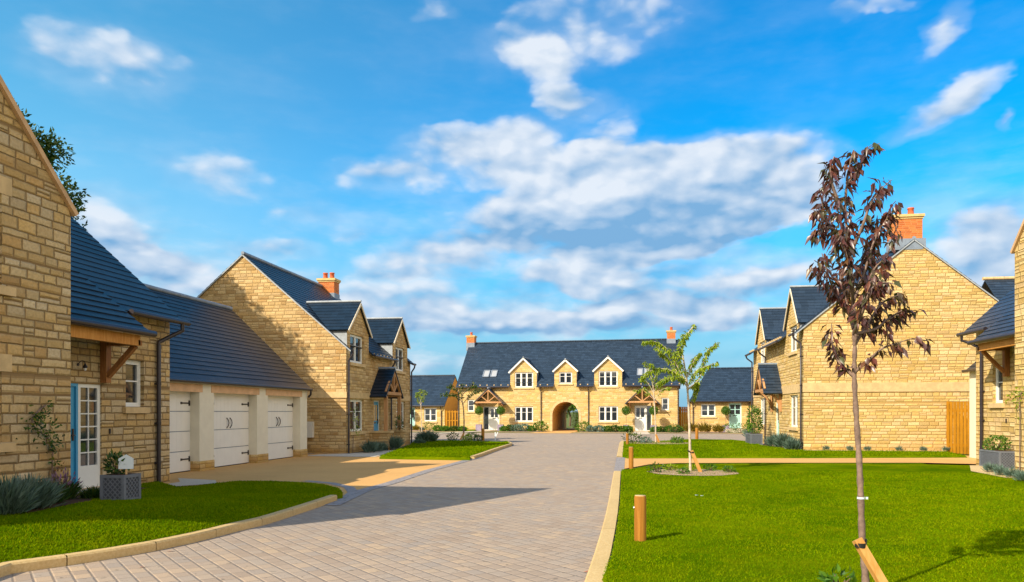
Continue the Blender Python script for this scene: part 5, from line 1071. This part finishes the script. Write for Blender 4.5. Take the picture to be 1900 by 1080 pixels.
for k, (x, y, h) in enumerate(((6.4, 22, 5.0), (9.0, 30, 7.0), (11.4, 21, 6.0), (13.5, 34, 8.0))):
    w = fl2w(x, y); big_tree(['slim tree seen at the left through the archway', 'broad tree seen beyond the archway path', 'leafy tree seen at the right through the archway', 'far tree beyond the archway, furthest right'][k], (w.x, w.y, 0), h, h * .33, h * .55, h * .38, 2200, .22, 'green', 'trees beyond the archway', seed=20 + k, cl=16)

# ================================================================== PLANTS
def wp(px, py, z=0.0): p = g(px, py, z); return (p.x, p.y, z)
# planting beds (soil) and the mulched ring
def bed(name, pts, z, m): o = flat(name, pts, z, m); return o
a_ = at_px
bedA = [(-8.2, 8.0), (-7.2, 8.3), (-7.4, 9.6), (-8.2, 10.8), (-9.0, 12.4), (-9.2, 13.6), (-9.9, 13.6), (-9.9, 10.4), (-8.25, 10.35)]
sloped('soil_bed', bedA, 'soil', .012, skirt=False)
ring_c = g(1281, 876, .1); mb = MB(); nR = 26
mb.poly([(ring_c.x + .05 + 1.08 * math.cos(2 * PI * k / nR) * (1 + .05 * math.sin(k * 2.1)), ring_c.y + 1.05 * math.sin(2 * PI * k / nR), .1) for k in range(nR)]); mb.build('mulch_bed', 'mulch')['kind'] = 'structure'
rc = (ring_c.x, ring_c.y)
for i, (dx, dy, r_, m_, lab) in enumerate(((-.82, -.1, .24, 'dark_green', 'dark green clump at the left end of the mulched ring'), (-.45, .55, .16, 'cherry', 'yellow-green clump at the back of the mulched ring left of the stem'), (-.2, -.5, .13, 'green', 'small green weed at the front of the mulched ring'), (.05, .62, .17, 'cherry', 'yellow-green clump right behind the pale stem'), (.95, .1, .15, 'green', 'low clump at the right end of the mulched ring'), (.55, .6, .15, 'green', 'leafy clump at the back right of the mulched ring'))):
    shrub('low_plant', lab, 'plant', (rc[0] + dx, rc[1] + dy, .1), (r_ * 1.0, r_ * .85, r_ * .5), 110, .07, .03, m_, 'low plants in the mulched ring')
p2 = g(1217, 822, .09); mb = MB(); mb.poly([(p2.x + .2 + 1.5 * math.cos(2 * PI * k / 20), p2.y + 1.3 * math.sin(2 * PI * k / 20), .096) for k in range(20)]); mb.build('mulch_bed', 'mulch')['kind'] = 'structure'
for dx, r_, m_, lab in ((-1.1, .42, 'dark_green', 'dark green mound left of the sapling at the back of the striped lawn'), (-.5, .25, 'lavender', 'grey tuft beside the sapling at the back of the striped lawn'), (1.0, .25, 'green', 'green tuft right of the sapling at the back of the striped lawn')):
    shrub('low_plant', lab, 'plant', (p2.x + dx, p2.y, .09), (r_ * 1.2, r_, r_ * .6), 160, .12, .05, m_, 'plants by the sapling')
# near left bed
def ga(px, py):
    z = .2
    for _ in range(30): q = g(px, py, z); z = .7 * z + .3 * float(hA(q.x, q.y))
    return Vector((q.x, q.y, z))
for px, py, r_, h_, fl_, lab in ((8, 955, .38, .52, 0, 'grey-green lavender bush cut by the left edge of the picture'), (56, 945, .36, .50, 0, 'full grey-green lavender bush under the climbing plant'), (95, 935, .28, .34, 14, 'low dark lavender beside the step'), (118, 928, .24, .36, 30, 'purple-flowered lavender beside the blue door'), (174, 926, .26, .24, 0, 'low rounded dark tuft in front of the door step')):
    q_ = ga(px, py); spiky('lavender', lab, 'plant', (q_.x, q_.y, float(hA(q_.x, q_.y)) - .01), r_, h_, 1700 if r_ > .3 else 500, 'lavender' if r_ > .3 else 'dark_green', fl_, 'plants in the bed under the near left house')
def climber(name, label, path, n, L, m, face):
    """thin stem trained up a wall with leaf clusters; path of (world point, cluster radius)"""
    o = Vector(path[0][0]); o.z = 0; t = thing(name, label, 'plant', o); mb = MB(); P = [Vector(p) - o for p, _ in path]; mb.tube(bend(P, 4), [.012] * ((len(P) - 1) * 4 + 1), 5); lv = LV()
    for p, r_ in path:
        if r_ <= 0: continue
        k = int(n * r_ * r_ * 12) + 8; q = rng.normal(size=(k, 3)) * np.array([.55 * r_] * 3); c = np.array(Vector(p) - o) + np.array(face) * r_ * .4; D = rng.normal(size=(k, 3)) + np.array(face) * .8 + np.array([0, 0, -.1]); pt = c + q
        lv.addn(pt, D, rv(k) + np.array(face), L * (.6 + .7 * rng.random(k)), L * .42 * np.ones(k), .2 * rng.random(k))
    mb.build('stem', 'bark', t); lv.mesh('foliage', m, t); return t
XA = -8.27 + .05
def onA(px, py): # point on the projecting gable wall
    u = (px - 950) / FPX; c, s = math.cos(YAW), math.sin(YAW); y = (XA * c + u * XA * s) / (u * c - s); f = -XA * s + y * c; return Vector((XA, y, EYE - (py - HY) * f / FPX))
cp = [(Vector((XA, onA(100, 900).y, .1)), 0), (onA(97, 860), .05), (onA(98, 832), .08), (onA(88, 812), .13), (onA(66, 795), .19), (onA(60, 775), .15), (onA(84, 752), .07)]
climber('climbing_plant', 'leafy climbing plant trained on the near left stone wall left of the blue door', cp, 240, .07, 'dark_green', (1, 0, 0))
climber('climbing_plant', 'low straggly shoots at the foot of the near left wall', [(Vector((XA, onA(105, 920).y, .1)), 0), (onA(103, 890), .04), (onA(100, 872), .06), (onA(108, 868), .05)], 60, .06, 'redleaf', (1, 0, 0))
cb = Vector((-10.38, 28.0, 0)); climber('climbing_plant', 'climbing plant between the downpipe and the ground-floor window of the gabled house', [(cb, 0), (cb + Vector((0, .1, .9)), .16), (cb + Vector((0, -.05, 1.3)), .18), (cb + Vector((0, .05, 1.7)), .14)], 60, .10, 'cherry', (1, 0, 0))
# planters
def planter(label, x, y, w, h, z0=.1, rz=0, lattice=True, m='planter', group=None, cat='planter', name='lattice_planter', wx=None):
    wx = wx or w; t = thing(name, label, cat, (x, y, z0), rz, group); mb = MB(); mb.box(-wx / 2, wx / 2, -w / 2, w / 2, 0, h); mb.build('box', m, t); mm = 'planter_lattice' if lattice else m; mb = MB(); e = .022
    for (a, b) in ((-1, -1), (1, -1), (1, 1), (-1, 1)): cx_, cy_ = a * (wx / 2), b * (w / 2); mb.box(cx_ - e, cx_ + e, cy_ - e, cy_ + e, -.005, h + .01)
    for b in (-1, 1): mb.box(-wx / 2 + e, wx / 2 - e, b * w / 2 - e * .8, b * w / 2 + e * .8, h - .035, h + .008); mb.box(b * wx / 2 - e * .8, b * wx / 2 + e * .8, -w / 2 + e, w / 2 - e, h - .035, h + .007); mb.box(-wx / 2 + e, wx / 2 - e, b * w / 2 - e * .8, b * w / 2 + e * .8, 0.0, .035); mb.box(b * wx / 2 - e * .8, b * wx / 2 + e * .8, -w / 2 + e, w / 2 - e, .001, .034)
    mb.build('frame', mm, t)
    if lattice:
        mb = MB(); 
        for ax, W_ in ((0, wx), (1, w)):
            for sgn in (-1, 1):
                n = max(3, int(W_ / .075)); 
                for dr_ in (1, -1):
                    for k in range(-int(h / .075) - 1, n + 2):
                        x0 = -W_ / 2 + k * .075; a, b = x0, x0 + h
                        lo, hi = -W_ / 2 + e, W_ / 2 - e; t0 = max(0, (lo - a) / h); t1 = min(1, (hi - a) / h)
                        if t1 - t0 < .05: continue
                        u0, u1 = a + t0 * h, a + t1 * h; z0_, z1_ = t0 * h, t1 * h
                        if dr_ < 0: u0, u1 = -u0, -u1
                        off = (w if ax == 0 else wx) / 2 * sgn + sgn * (.006 if dr_ > 0 else .009)
                        p, q = ((u0, off, z0_), (u1, off, z1_)) if ax == 0 else ((off, u0, z0_), (off, u1, z1_)); mb.beam(p, q, .005, .014, (0, 1, 0) if ax == 0 else (1, 0, 0)) if False else mb.beam(p, q, .014, .006, (0, 1, 0) if ax == 0 else (1, 0, 0))
        mb.build('lattice', 'planter_lattice', t)
    mb = MB(); mb.poly([(-wx / 2 + .02, -w / 2 + .02, h - .02 + .03), (wx / 2 - .02, -w / 2 + .02, h + .01), (wx / 2 - .02, w / 2 - .02, h + .01), (-wx / 2 + .02, w / 2 - .02, h + .01)]); mb.build('soil', 'soil', t); return t
pa = ga(224, 928); za_ = float(hA(pa.x, pa.y)); planter('square grey lattice planter on the lawn under the small window of the near left house', pa.x, pa.y, .34, .37, za_, R(0)); shrub('potted_shrub', 'small dark evergreen shrub growing in the grey lattice planter by the blue door', 'plant', (pa.x - .07, pa.y, za_ + .38), (.15, .15, .16), 260, .075, .03, 'dark_green')
t = thing('garden_sign', 'blank white house-shaped sign on a short stick in the lattice planter', 'sign', (pa.x + .12, pa.y - .05, za_ + .36)); mb = MB(); 
for yy in (-.008, .008): mb.poly([(-.1, yy, .10), (.1, yy, .10), (.1, yy, .25), (.0, yy, .31), (-.1, yy, .25)][::1 if yy < 0 else -1])
pts_ = [(-.1, .10), (.1, .10), (.1, .25), (0, .31), (-.1, .25)]
for i in range(5): (u0, w0), (u1, w1) = pts_[i], pts_[(i + 1) % 5]; mb.poly([(u0, -.008, w0), (u1, -.008, w1), (u1, .008, w1), (u0, .008, w0)])
mb.build('board', 'sign', t); t.rotation_euler.z = R(20); mb = MB(); mb.box(-.012, .012, .009, .025, -.05, .2); mb.build('stick', 'sawn', t)
# wall lantern by the blue door
t = thing('wall_lantern', 'black swan-neck wall lantern beside the blue front door', 'lamp', (-9.93, 12.56, 2.50)); mb = MB(); mb.tube([(0, 0, -.05), (.025, 0, -.05)], .045, 10); mb.tube(bend([(0.02, 0, -.04), (.10, 0, .05), (.20, 0, .05), (.24, 0, -.03)], 4), [.010] * 13, 6); mb.build('arm', 'black', t); mb = MB(); mb.lathe((.24, 0, -.16), [(.035, 0), (.075, .02), (.07, .04), (.03, .10), (.02, .14)], 12); mb.build('lamp_shade', 'black', t); mb = MB(); mb.lathe((.24, 0, -.24), [(.01, 0), (.035, .02), (.04, .07), (.03, .09)], 10); mb.build('lamp_glass', 'white', t)
bpy.data.objects['wall_lantern'].scale = (.62, .62, .62)
t = thing('door_bell', 'small dark bell push on the stone wall between the blue door and small window', 'bell', (-9.925, 13.42, 1.22)); mb = MB(); mb.box(0, .02, -.02, .02, -.05, .05); mb.build('body', 'black', t)
# house B front
for y_, r_, h_, lab in ((28.2, .42, .60, 'grey lavender bush at the corner downpipe of the gabled house'), (29.0, .38, .52, 'second grey lavender bush along the front of the gabled house'), (29.7, .30, .46, 'small lavender bush before the porch wall of the gabled house'), (30.35, .36, .75, 'tall lavender bush against the porch wall of the gabled house')):
    spiky('lavender', lab, 'plant', (-9.75 if y_ < 30 else -9.4, y_, 0), r_ * .8, h_, 420, 'lavender', 0, 'lavender along the gabled house')
spiky('lavender', 'wide grey lavender mound at the far corner of the gabled house', 'plant', (-9.7, 36.6, .05), .75, .75, 800, 'lavender'); spiky('lavender', 'low lavender at the back edge of the left lawn', 'plant', (-9.5, 34.6, .05), .4, .35, 400, 'lavender')
shrub('shrub', 'small green shrub in the porch of the gabled house', 'plant', (-9.7, 31.9, .8), (.18, .18, .35), 140, .09, .04, 'dark_green')
for i, (px, py, r_, m_, lab) in enumerate(((840, 817.5, .3, 'dark_green', 'leafy tuft left of the sapling on the back edge of the left lawn'), (876, 817.5, .32, 'green', 'leafy tuft right of the sapling on the back edge of the left lawn'), (887, 818, .22, 'dark_green', 'tuft beside the bollard on the left lawn'), (868, 818.5, .25, 'cherry', 'yellowish tuft at the foot of the sapling on the left lawn'))):
    shrub('low_plant', lab, 'plant', wp(px, py), (r_ * 1.2, r_, r_ * .75), 130, .13, .05, m_, 'tufts along the back of the left lawn')
t = thing('marker_post', 'thin white marker post by the road end near the left lawn', 'post', wp(919, 817)); mb = MB(); mb.box(-.03, .03, -.02, .02, 0, .45); mb.build('post', 'sign', t); mb = MB(); mb.beam((.02, 0, .2), (.14, 0, .46), .02, .05); mb.build('flag', 'sign', t)
# beds and hedges in front of F
def fbed(x0, x1, y0, y1, z, m): p = [fl2w(x0, y0), fl2w(x1, y0), fl2w(x1, y1), fl2w(x0, y1)]; flat('soil_bed', [(q.x, q.y) for q in p], z, m)
for x0, x1 in ((-5.0, 2.0), (4.3, 7.7), (10.7, 14.6), (16.2, 22.0)): fbed(x0, x1, -3.2, -.02, .03, 'mulch')
pth = [fl2w(8.1, -.02), fl2w(10.3, -.02), fl2w(10.4, -6.5), fl2w(7.3, -6.5)]; flat('path', [(q.x, q.y) for q in pth], .012, 'resin')
q = fl2w(ac - ar, -.1), fl2w(ac + ar, -.1), fl2w(ac + ar, 26), fl2w(ac - ar, 26); flat('path', [(p.x, p.y) for p in q], .016, 'resin')
for pp in (((2.6, -.02), (3.7, -.02), (1.6, -10), (.6, -10)), ((14.75, -.02), (15.8, -.02), (16.4, -9), (15.2, -9))): q = [fl2w(*p) for p in pp]; flat('path', [(p.x, p.y) for p in q], .036, 'flag')
q = [fl2w(-12, -3.2), fl2w(26, -3.2), fl2w(26, -4.4), fl2w(-12, -4.4)]; flat('road_edging', [(p.x, p.y) for p in q], .008, 'gravel')
q = [fl2w(-1.4, -2.2), fl2w(1.9, -1.9), fl2w(2.3, -.05), fl2w(-1.4, -.05)]; lawn('lawn', [(p.x, p.y) for p in q], .1)
hd = [(-.9, -2.0, .35, 'green'), (-.2, -2.1, .3, 'green'), (.5, -2.1, .3, 'dark_green'), (1.2, -2.0, .28, 'green'), (4.6, -1.6, .3, 'green'), (5.1, -1.5, .38, 'dark_green'), (5.6, -1.6, .42, 'lavender'), (6.2, -1.5, .45, 'lavender'), (6.8, -1.6, .32, 'green'), (7.45, -1.2, .5, 'topiary'), (10.95, -1.2, .5, 'topiary'), (11.6, -1.6, .36, 'lavender'), (12.2, -1.6, .38, 'lavender'), (12.8, -1.6, .36, 'green'), (13.4, -1.6, .38, 'dark_green'), (14.0, -1.6, .36, 'green'), (14.4, -1.4, .34, 'green'), (16.5, -1.5, .32, 'green'), (17.0, -1.5, .32, 'dark_green'), (17.6, -1.5, .34, 'green'), (18.2, -1.5, .34, 'green')]
wordc = {'green': 'mid green', 'dark_green': 'dark green', 'lavender': 'grey-green', 'topiary': 'bright green rounded'}
spots_ = {-.9: 'furthest left, before the slatted gate', -.2: 'second from the slatted gate', .5: 'third from the slatted gate', 1.2: 'nearest the left white door path', 4.6: 'right of the left white door path', 5.1: 'under the left end of the lower left window', 5.6: 'under the middle of the lower left window', 6.2: 'under the right end of the lower left window', 6.8: 'left of the downpipe by the arch', 7.45: 'at the left foot of the archway', 10.95: 'at the right foot of the archway', 11.6: 'under the left end of the lower right window', 12.2: 'under the middle of the lower right window', 12.8: 'under the right part of the lower right window', 13.4: 'between the lower right window and porch', 14.0: 'left of the right porch', 14.4: 'tight against the right porch path', 16.5: 'right of the right porch path', 17.0: 'below the small right window', 17.6: 'before the right corner of the house', 18.2: 'at the right corner downpipe'}
for x, y, r_, m_ in hd:
    w = fl2w(x, y - .8); shrub('low_shrub', '%s low shrub, %s' % (wordc[m_], spots_[x]), 'shrub', (w.x, w.y, .02), (r_ * 1.25, r_, r_ * (.72 if m_ != 'topiary' else .9)), 520, .12, .07, m_, 'low shrubs along the archway house')
for x, y, r_, h_, m_, lab in ((-3.2, -1.6, .35, .6, 'ochre', 'ochre grassy tuft before the left annexe'), (-2.6, -1.7, .3, .4, 'lavender', 'grey tuft before the left annexe window'), (-4.2, -1.6, .35, .5, 'lavender', 'grey-green tuft at the left annexe door'), (19.2, -2.2, .6, .95, 'ochre', 'ochre ornamental grass left of the right annexe'), (20.2, -2.4, .6, .95, 'ochre', 'ochre ornamental grass under the right annexe window'), (21.2, -2.4, .5, .8, 'ochre', 'ochre ornamental grass nearest the teal door')):
    w = fl2w(x, y); spiky('ornamental_grass' if m_ == 'ochre' else 'low_tuft', lab, 'plant', (w.x, w.y, .02), r_, h_, 420, m_, 0)
for x, y, r_, m_, lab in ((-1.9, -1.8, .4, 'green', 'green shrub in front of the left annexe corner'), (18.0, -3.2, .38, 'dark_green', 'dark shrub before the fence of the right annexe'), (22.0, -2.6, .4, 'green', 'green shrub left of the teal door'), (22.8, -2.9, .42, 'dark_green', 'dark green shrub in front of the teal door'), (23.4, -3.4, .4, 'green', 'green shrub nearest the right-hand house')):
    w = fl2w(x, y); shrub('low_shrub', lab, 'shrub', (w.x, w.y, .02), (r_ * 1.3, r_, r_), 200, .12, .06, m_)
def topiary(label, x, y, z, h, rb, m='planter_mauve', ps=.42):
    w = fl2w(x, y); planter('mauve square planter holding the ' + label, w.x, w.y, ps, .5, z, FA, False, m, None, 'planter', 'square_planter'); t = thing('topiary_ball', label, 'topiary', (w.x, w.y, z + .5), 0, 'ball topiaries beside the front doors'); mb = MB(); mb.tube([(0, 0, -.05), (.01, 0, .3), (0, 0, h)], .018, 6); mb.build('stem', 'bark', t); mb = MB(); mb.lathe((0, 0, h - rb * .78), [(.02, 0)] + [(rb * .78 * math.sin(PI * k / 8), rb * .78 * (1 - math.cos(PI * k / 8))) for k in range(1, 9)], 12); mb.build('inner_foliage', 'dark_green', t); lv = LV(); d = rv(900); lv.addn(d * rb * (.82 + .2 * rng.random((900, 1))) + np.array([0, 0, h]), d + rv(900) * .7, rv(900) + d, .07 * np.ones(900), .04 * np.ones(900), .1 * np.ones(900)); lv.mesh('foliage', 'topiary', t)
for x, y, lab in ((2.15, -1.2, 'ball topiary left of the left white door'), (4.0, -1.2, 'ball topiary right of the left white door'), (14.2, -1.2, 'ball topiary left of the right white door'), (16.35, -1.2, 'ball topiary right of the right white door'), (21.85, -.6, 'ball topiary left of the pale teal annexe door'), (-4.6, .4, 'ball topiary half hidden beside the left annexe window')): topiary(lab, x, y, .04, 1.15, .33)
# small things by the archway end
w = fl2w(9.55, 14.0); planter('pale teal box planter seen through the archway', w.x, w.y, .7, 1.0, 0, 0, False, 'teal', None, 'planter', 'square_planter'); shrub('potted_shrub', 'dark plant on the pale teal box through the archway', 'plant', (w.x, w.y, 1.0), (.3, .3, .35), 160, .1, .05, 'dark_green')
for k, x in enumerate((8.5, 8.9)): w = fl2w(x, 11.0); shrub('shrub', ('tall bright green hedge plant, outermost through the archway left side', 'tall bright green hedge plant, second through the archway')[k], 'shrub', (w.x, w.y, 0), (.32, .32, 1.15), 500, .12, .05, 'cherry')
for k, x in enumerate((10.4, 10.9)): w = fl2w(x, 17.0 + k); shrub('shrub', ('reddish bush at the right seen through the archway', 'green bush furthest right seen through the archway')[k], 'shrub', (w.x, w.y, 0), (.5, .5, .7), 400, .12, .05, ('redleaf', 'green')[k])
# house R front and gable
for px, py, r_, h_, lab in ((1402, 817, .9, .75, 'wide grey lavender mound left of the lattice planter of the right house'), (1441, 832, .55, .72, 'grey lavender bush below the door of the right house'), (1455, 834, .5, .75, 'tall grey lavender bush under the window of the right house'), (1473, 838, .5, .60, 'grey lavender bush at the corner of the right house')):
    p = g(px, py); spiky('lavender', lab, 'plant', (p.x, p.y, .06), r_, h_, 750, 'lavender', 0, 'lavender along the right house')
p = g(1408, 820); planter('long grey planter at the front of the right house', 6.2, 37.6, .5, .5, .05, R(90), True, 'planter', wx=1.5); shrub('potted_shrub', 'tall green shrub growing in the long planter of the right house', 'plant', (6.2, 37.4, .5), (.38, .38, .78), 620, .12, .055, 'green')
for px, lab in ((1538, 'left end'), (1580, 'second from the left'), (1612, 'middle'), (1668, 'fourth from the left'), (1711, 'fifth from the left'), (1750, 'nearest the orange gate')):
    p = g(px, 841); spiky('lavender', 'tiny grey plant at the foot of the big sunlit gable, ' + lab, 'plant', (p.x, 30.95, .09), .15, .26, 150, 'lavender', 0, 'tiny plants along the big gable')
flat('soil_bed', [(7.0, 31.22), (12.2, 31.22), (12.2, 30.85), (7.0, 30.85)], .094, 'gravel')
# near right house
planter('wide grey lattice planter under the window of the near right house', 10.02, 22.1, .42, .46, .09, R(90), True, wx=1.1); shrub('potted_shrub', 'bushy green shrub in the wide planter of the near right house', 'plant', (10.02, 22.2, .55), (.30, .42, .22), 420, .085, .035, 'green')
flat('soil_bed', [(10.4, 22.9), (9.6, 22.8), (8.7, 20.6), (8.6, 18.6), (8.95, 18.6), (9.0, 19.1), (10.4, 19.1)], .1, 'gravel')
for px, py, lab in ((1838, 876, 'leftmost of the four'), (1858, 882, 'second of the four'), (1878, 886, 'third of the four'), (1898, 893, 'rightmost of the four')):
    p = g(px, py, .1); spiky('lavender', 'grey lavender tuft in the gravel before the near right house, ' + lab, 'plant', (p.x, p.y, .1), .2, .30, 260, 'lavender', 0, 'lavender before the near right house')
cw = Vector((8.95, 18.75, .1)); climber('climbing_plant', 'climbing plant on the near right house at the right edge', [(cw, 0), (cw + Vector((0, -.02, 1.35)), .05), (cw + Vector((0, 0, 1.75)), .2), (cw + Vector((0, -.1, 1.95)), .16)], 60, .085, 'cherry', (-1, 0, 0))
t = thing('door_bell', 'small dark bell push on the near right stone wall', 'bell', (10.455, 22.6, 1.35)); mb = MB(); mb.box(-.02, 0, -.02, .02, -.06, .06); mb.build('body', 'black', t)
p = g(1600, 1100, .09); shrub('low_plant', 'small leafy weeds at the foot of the copper leaved tree', 'plant', (1.82, 6.75, .09), (.16, .16, .09), 60, .07, .04, 'green')
for k, (px, py) in enumerate(((1293, 922), (1303, 923))): q = g(px, py, .095); mb = MB(); mb.poly([(q.x - .03, q.y - .02, .125), (q.x + .03, q.y - .02, .13), (q.x + .02, q.y + .03, .125), (q.x - .03, q.y + .02, .13)]); tag(mb.build('fallen_leaf', 'sign'), ('pale fallen leaf on the lawn, the left one of two', 'pale fallen leaf on the lawn, the right one of two')[k], 'leaf')

for px, py, lab in ((1089, 1060, 'small brown fallen leaf on the paving beside the right kerb'), (265, 1051, 'small dark fallen leaf on the paving by the left kerb'), (315, 1022, 'tiny dark fallen leaf in front of the left kerb joint')):
    q = g(px, py, .01); mb = MB(); mb.poly([(q.x - .035, q.y - .01, .006), (q.x, q.y - .022, .012), (q.x + .04, q.y, .02), (q.x, q.y + .022, .010)]); tag(mb.build('fallen_leaf', 'terra'), lab, 'leaf')
# ================================================================== GRASS BLADES (uncountable)
def inside(poly, X, Y):
    r = np.zeros(len(X), bool); n = len(poly); j = n - 1
    for i in range(n):
        xi, yi = poly[i][:2]; xj, yj = poly[j][:2]; c = ((yi > Y) != (yj > Y)) & (X < (xj - xi) * (Y - yi) / (yj - yi + 1e-12) + xi); r ^= c; j = i
    return r
def blades(label, poly, z, n, lim, h=.019, avoid=(), hf=None):
    xs = [p[0] for p in poly]; ys = [p[1] for p in poly]; x0, x1, y0, y1 = min(xs), max(xs), min(ys), min(max(ys), lim); X = rng.uniform(x0, x1, n * 4); Y = y0 + (y1 - y0) * rng.random(n * 4) ** 1.6; k = inside(poly, X, Y)
    c, s = math.cos(YAW), math.sin(YAW); r_ = X * c + Y * s; f_ = -X * s + Y * c; k &= (f_ > 3.5) & (np.abs(r_) < f_ * .74)
    for a in avoid: k &= ~inside(a, X, Y)
    X, Y = X[k][:n], Y[k][:n]; m = len(X); f_ = -X * s + Y * c; a = rng.random(m) * 2 * PI; H = h * (.5 + .9 * rng.random(m)); W = .0035 * (1 + f_ * .12); lean = rng.normal(size=(m, 2)) * .5
    z = np.full(m, z) if hf is None else hf(X, Y) - .002
    V = np.empty((m, 3, 3)); V[:, 0] = np.stack([X - np.cos(a) * W, Y - np.sin(a) * W, z], 1); V[:, 1] = np.stack([X + np.cos(a) * W, Y + np.sin(a) * W, z], 1); V[:, 2] = np.stack([X + lean[:, 0] * H, Y + lean[:, 1] * H, z + H], 1)
    o = rawmesh('grass', V.reshape(-1, 3), np.arange(m * 3).reshape(-1, 3), 'grass'); o['kind'] = 'stuff'; o['label'] = label; o['category'] = 'grass'
blades('short mown grass blades of the wide lawn on the right', LR, .088, 150000, 20); blades('mown grass blades of the near left lawn', LA, .108, 90000, 16, .026, [bedA], hA)
blades('mown grass blades of the left lawn beyond the driveway', LB, .108, 12000, 40, .04); blades('mown grass blades of the striped lawn', LR2, .088, 14000, 40, .04)
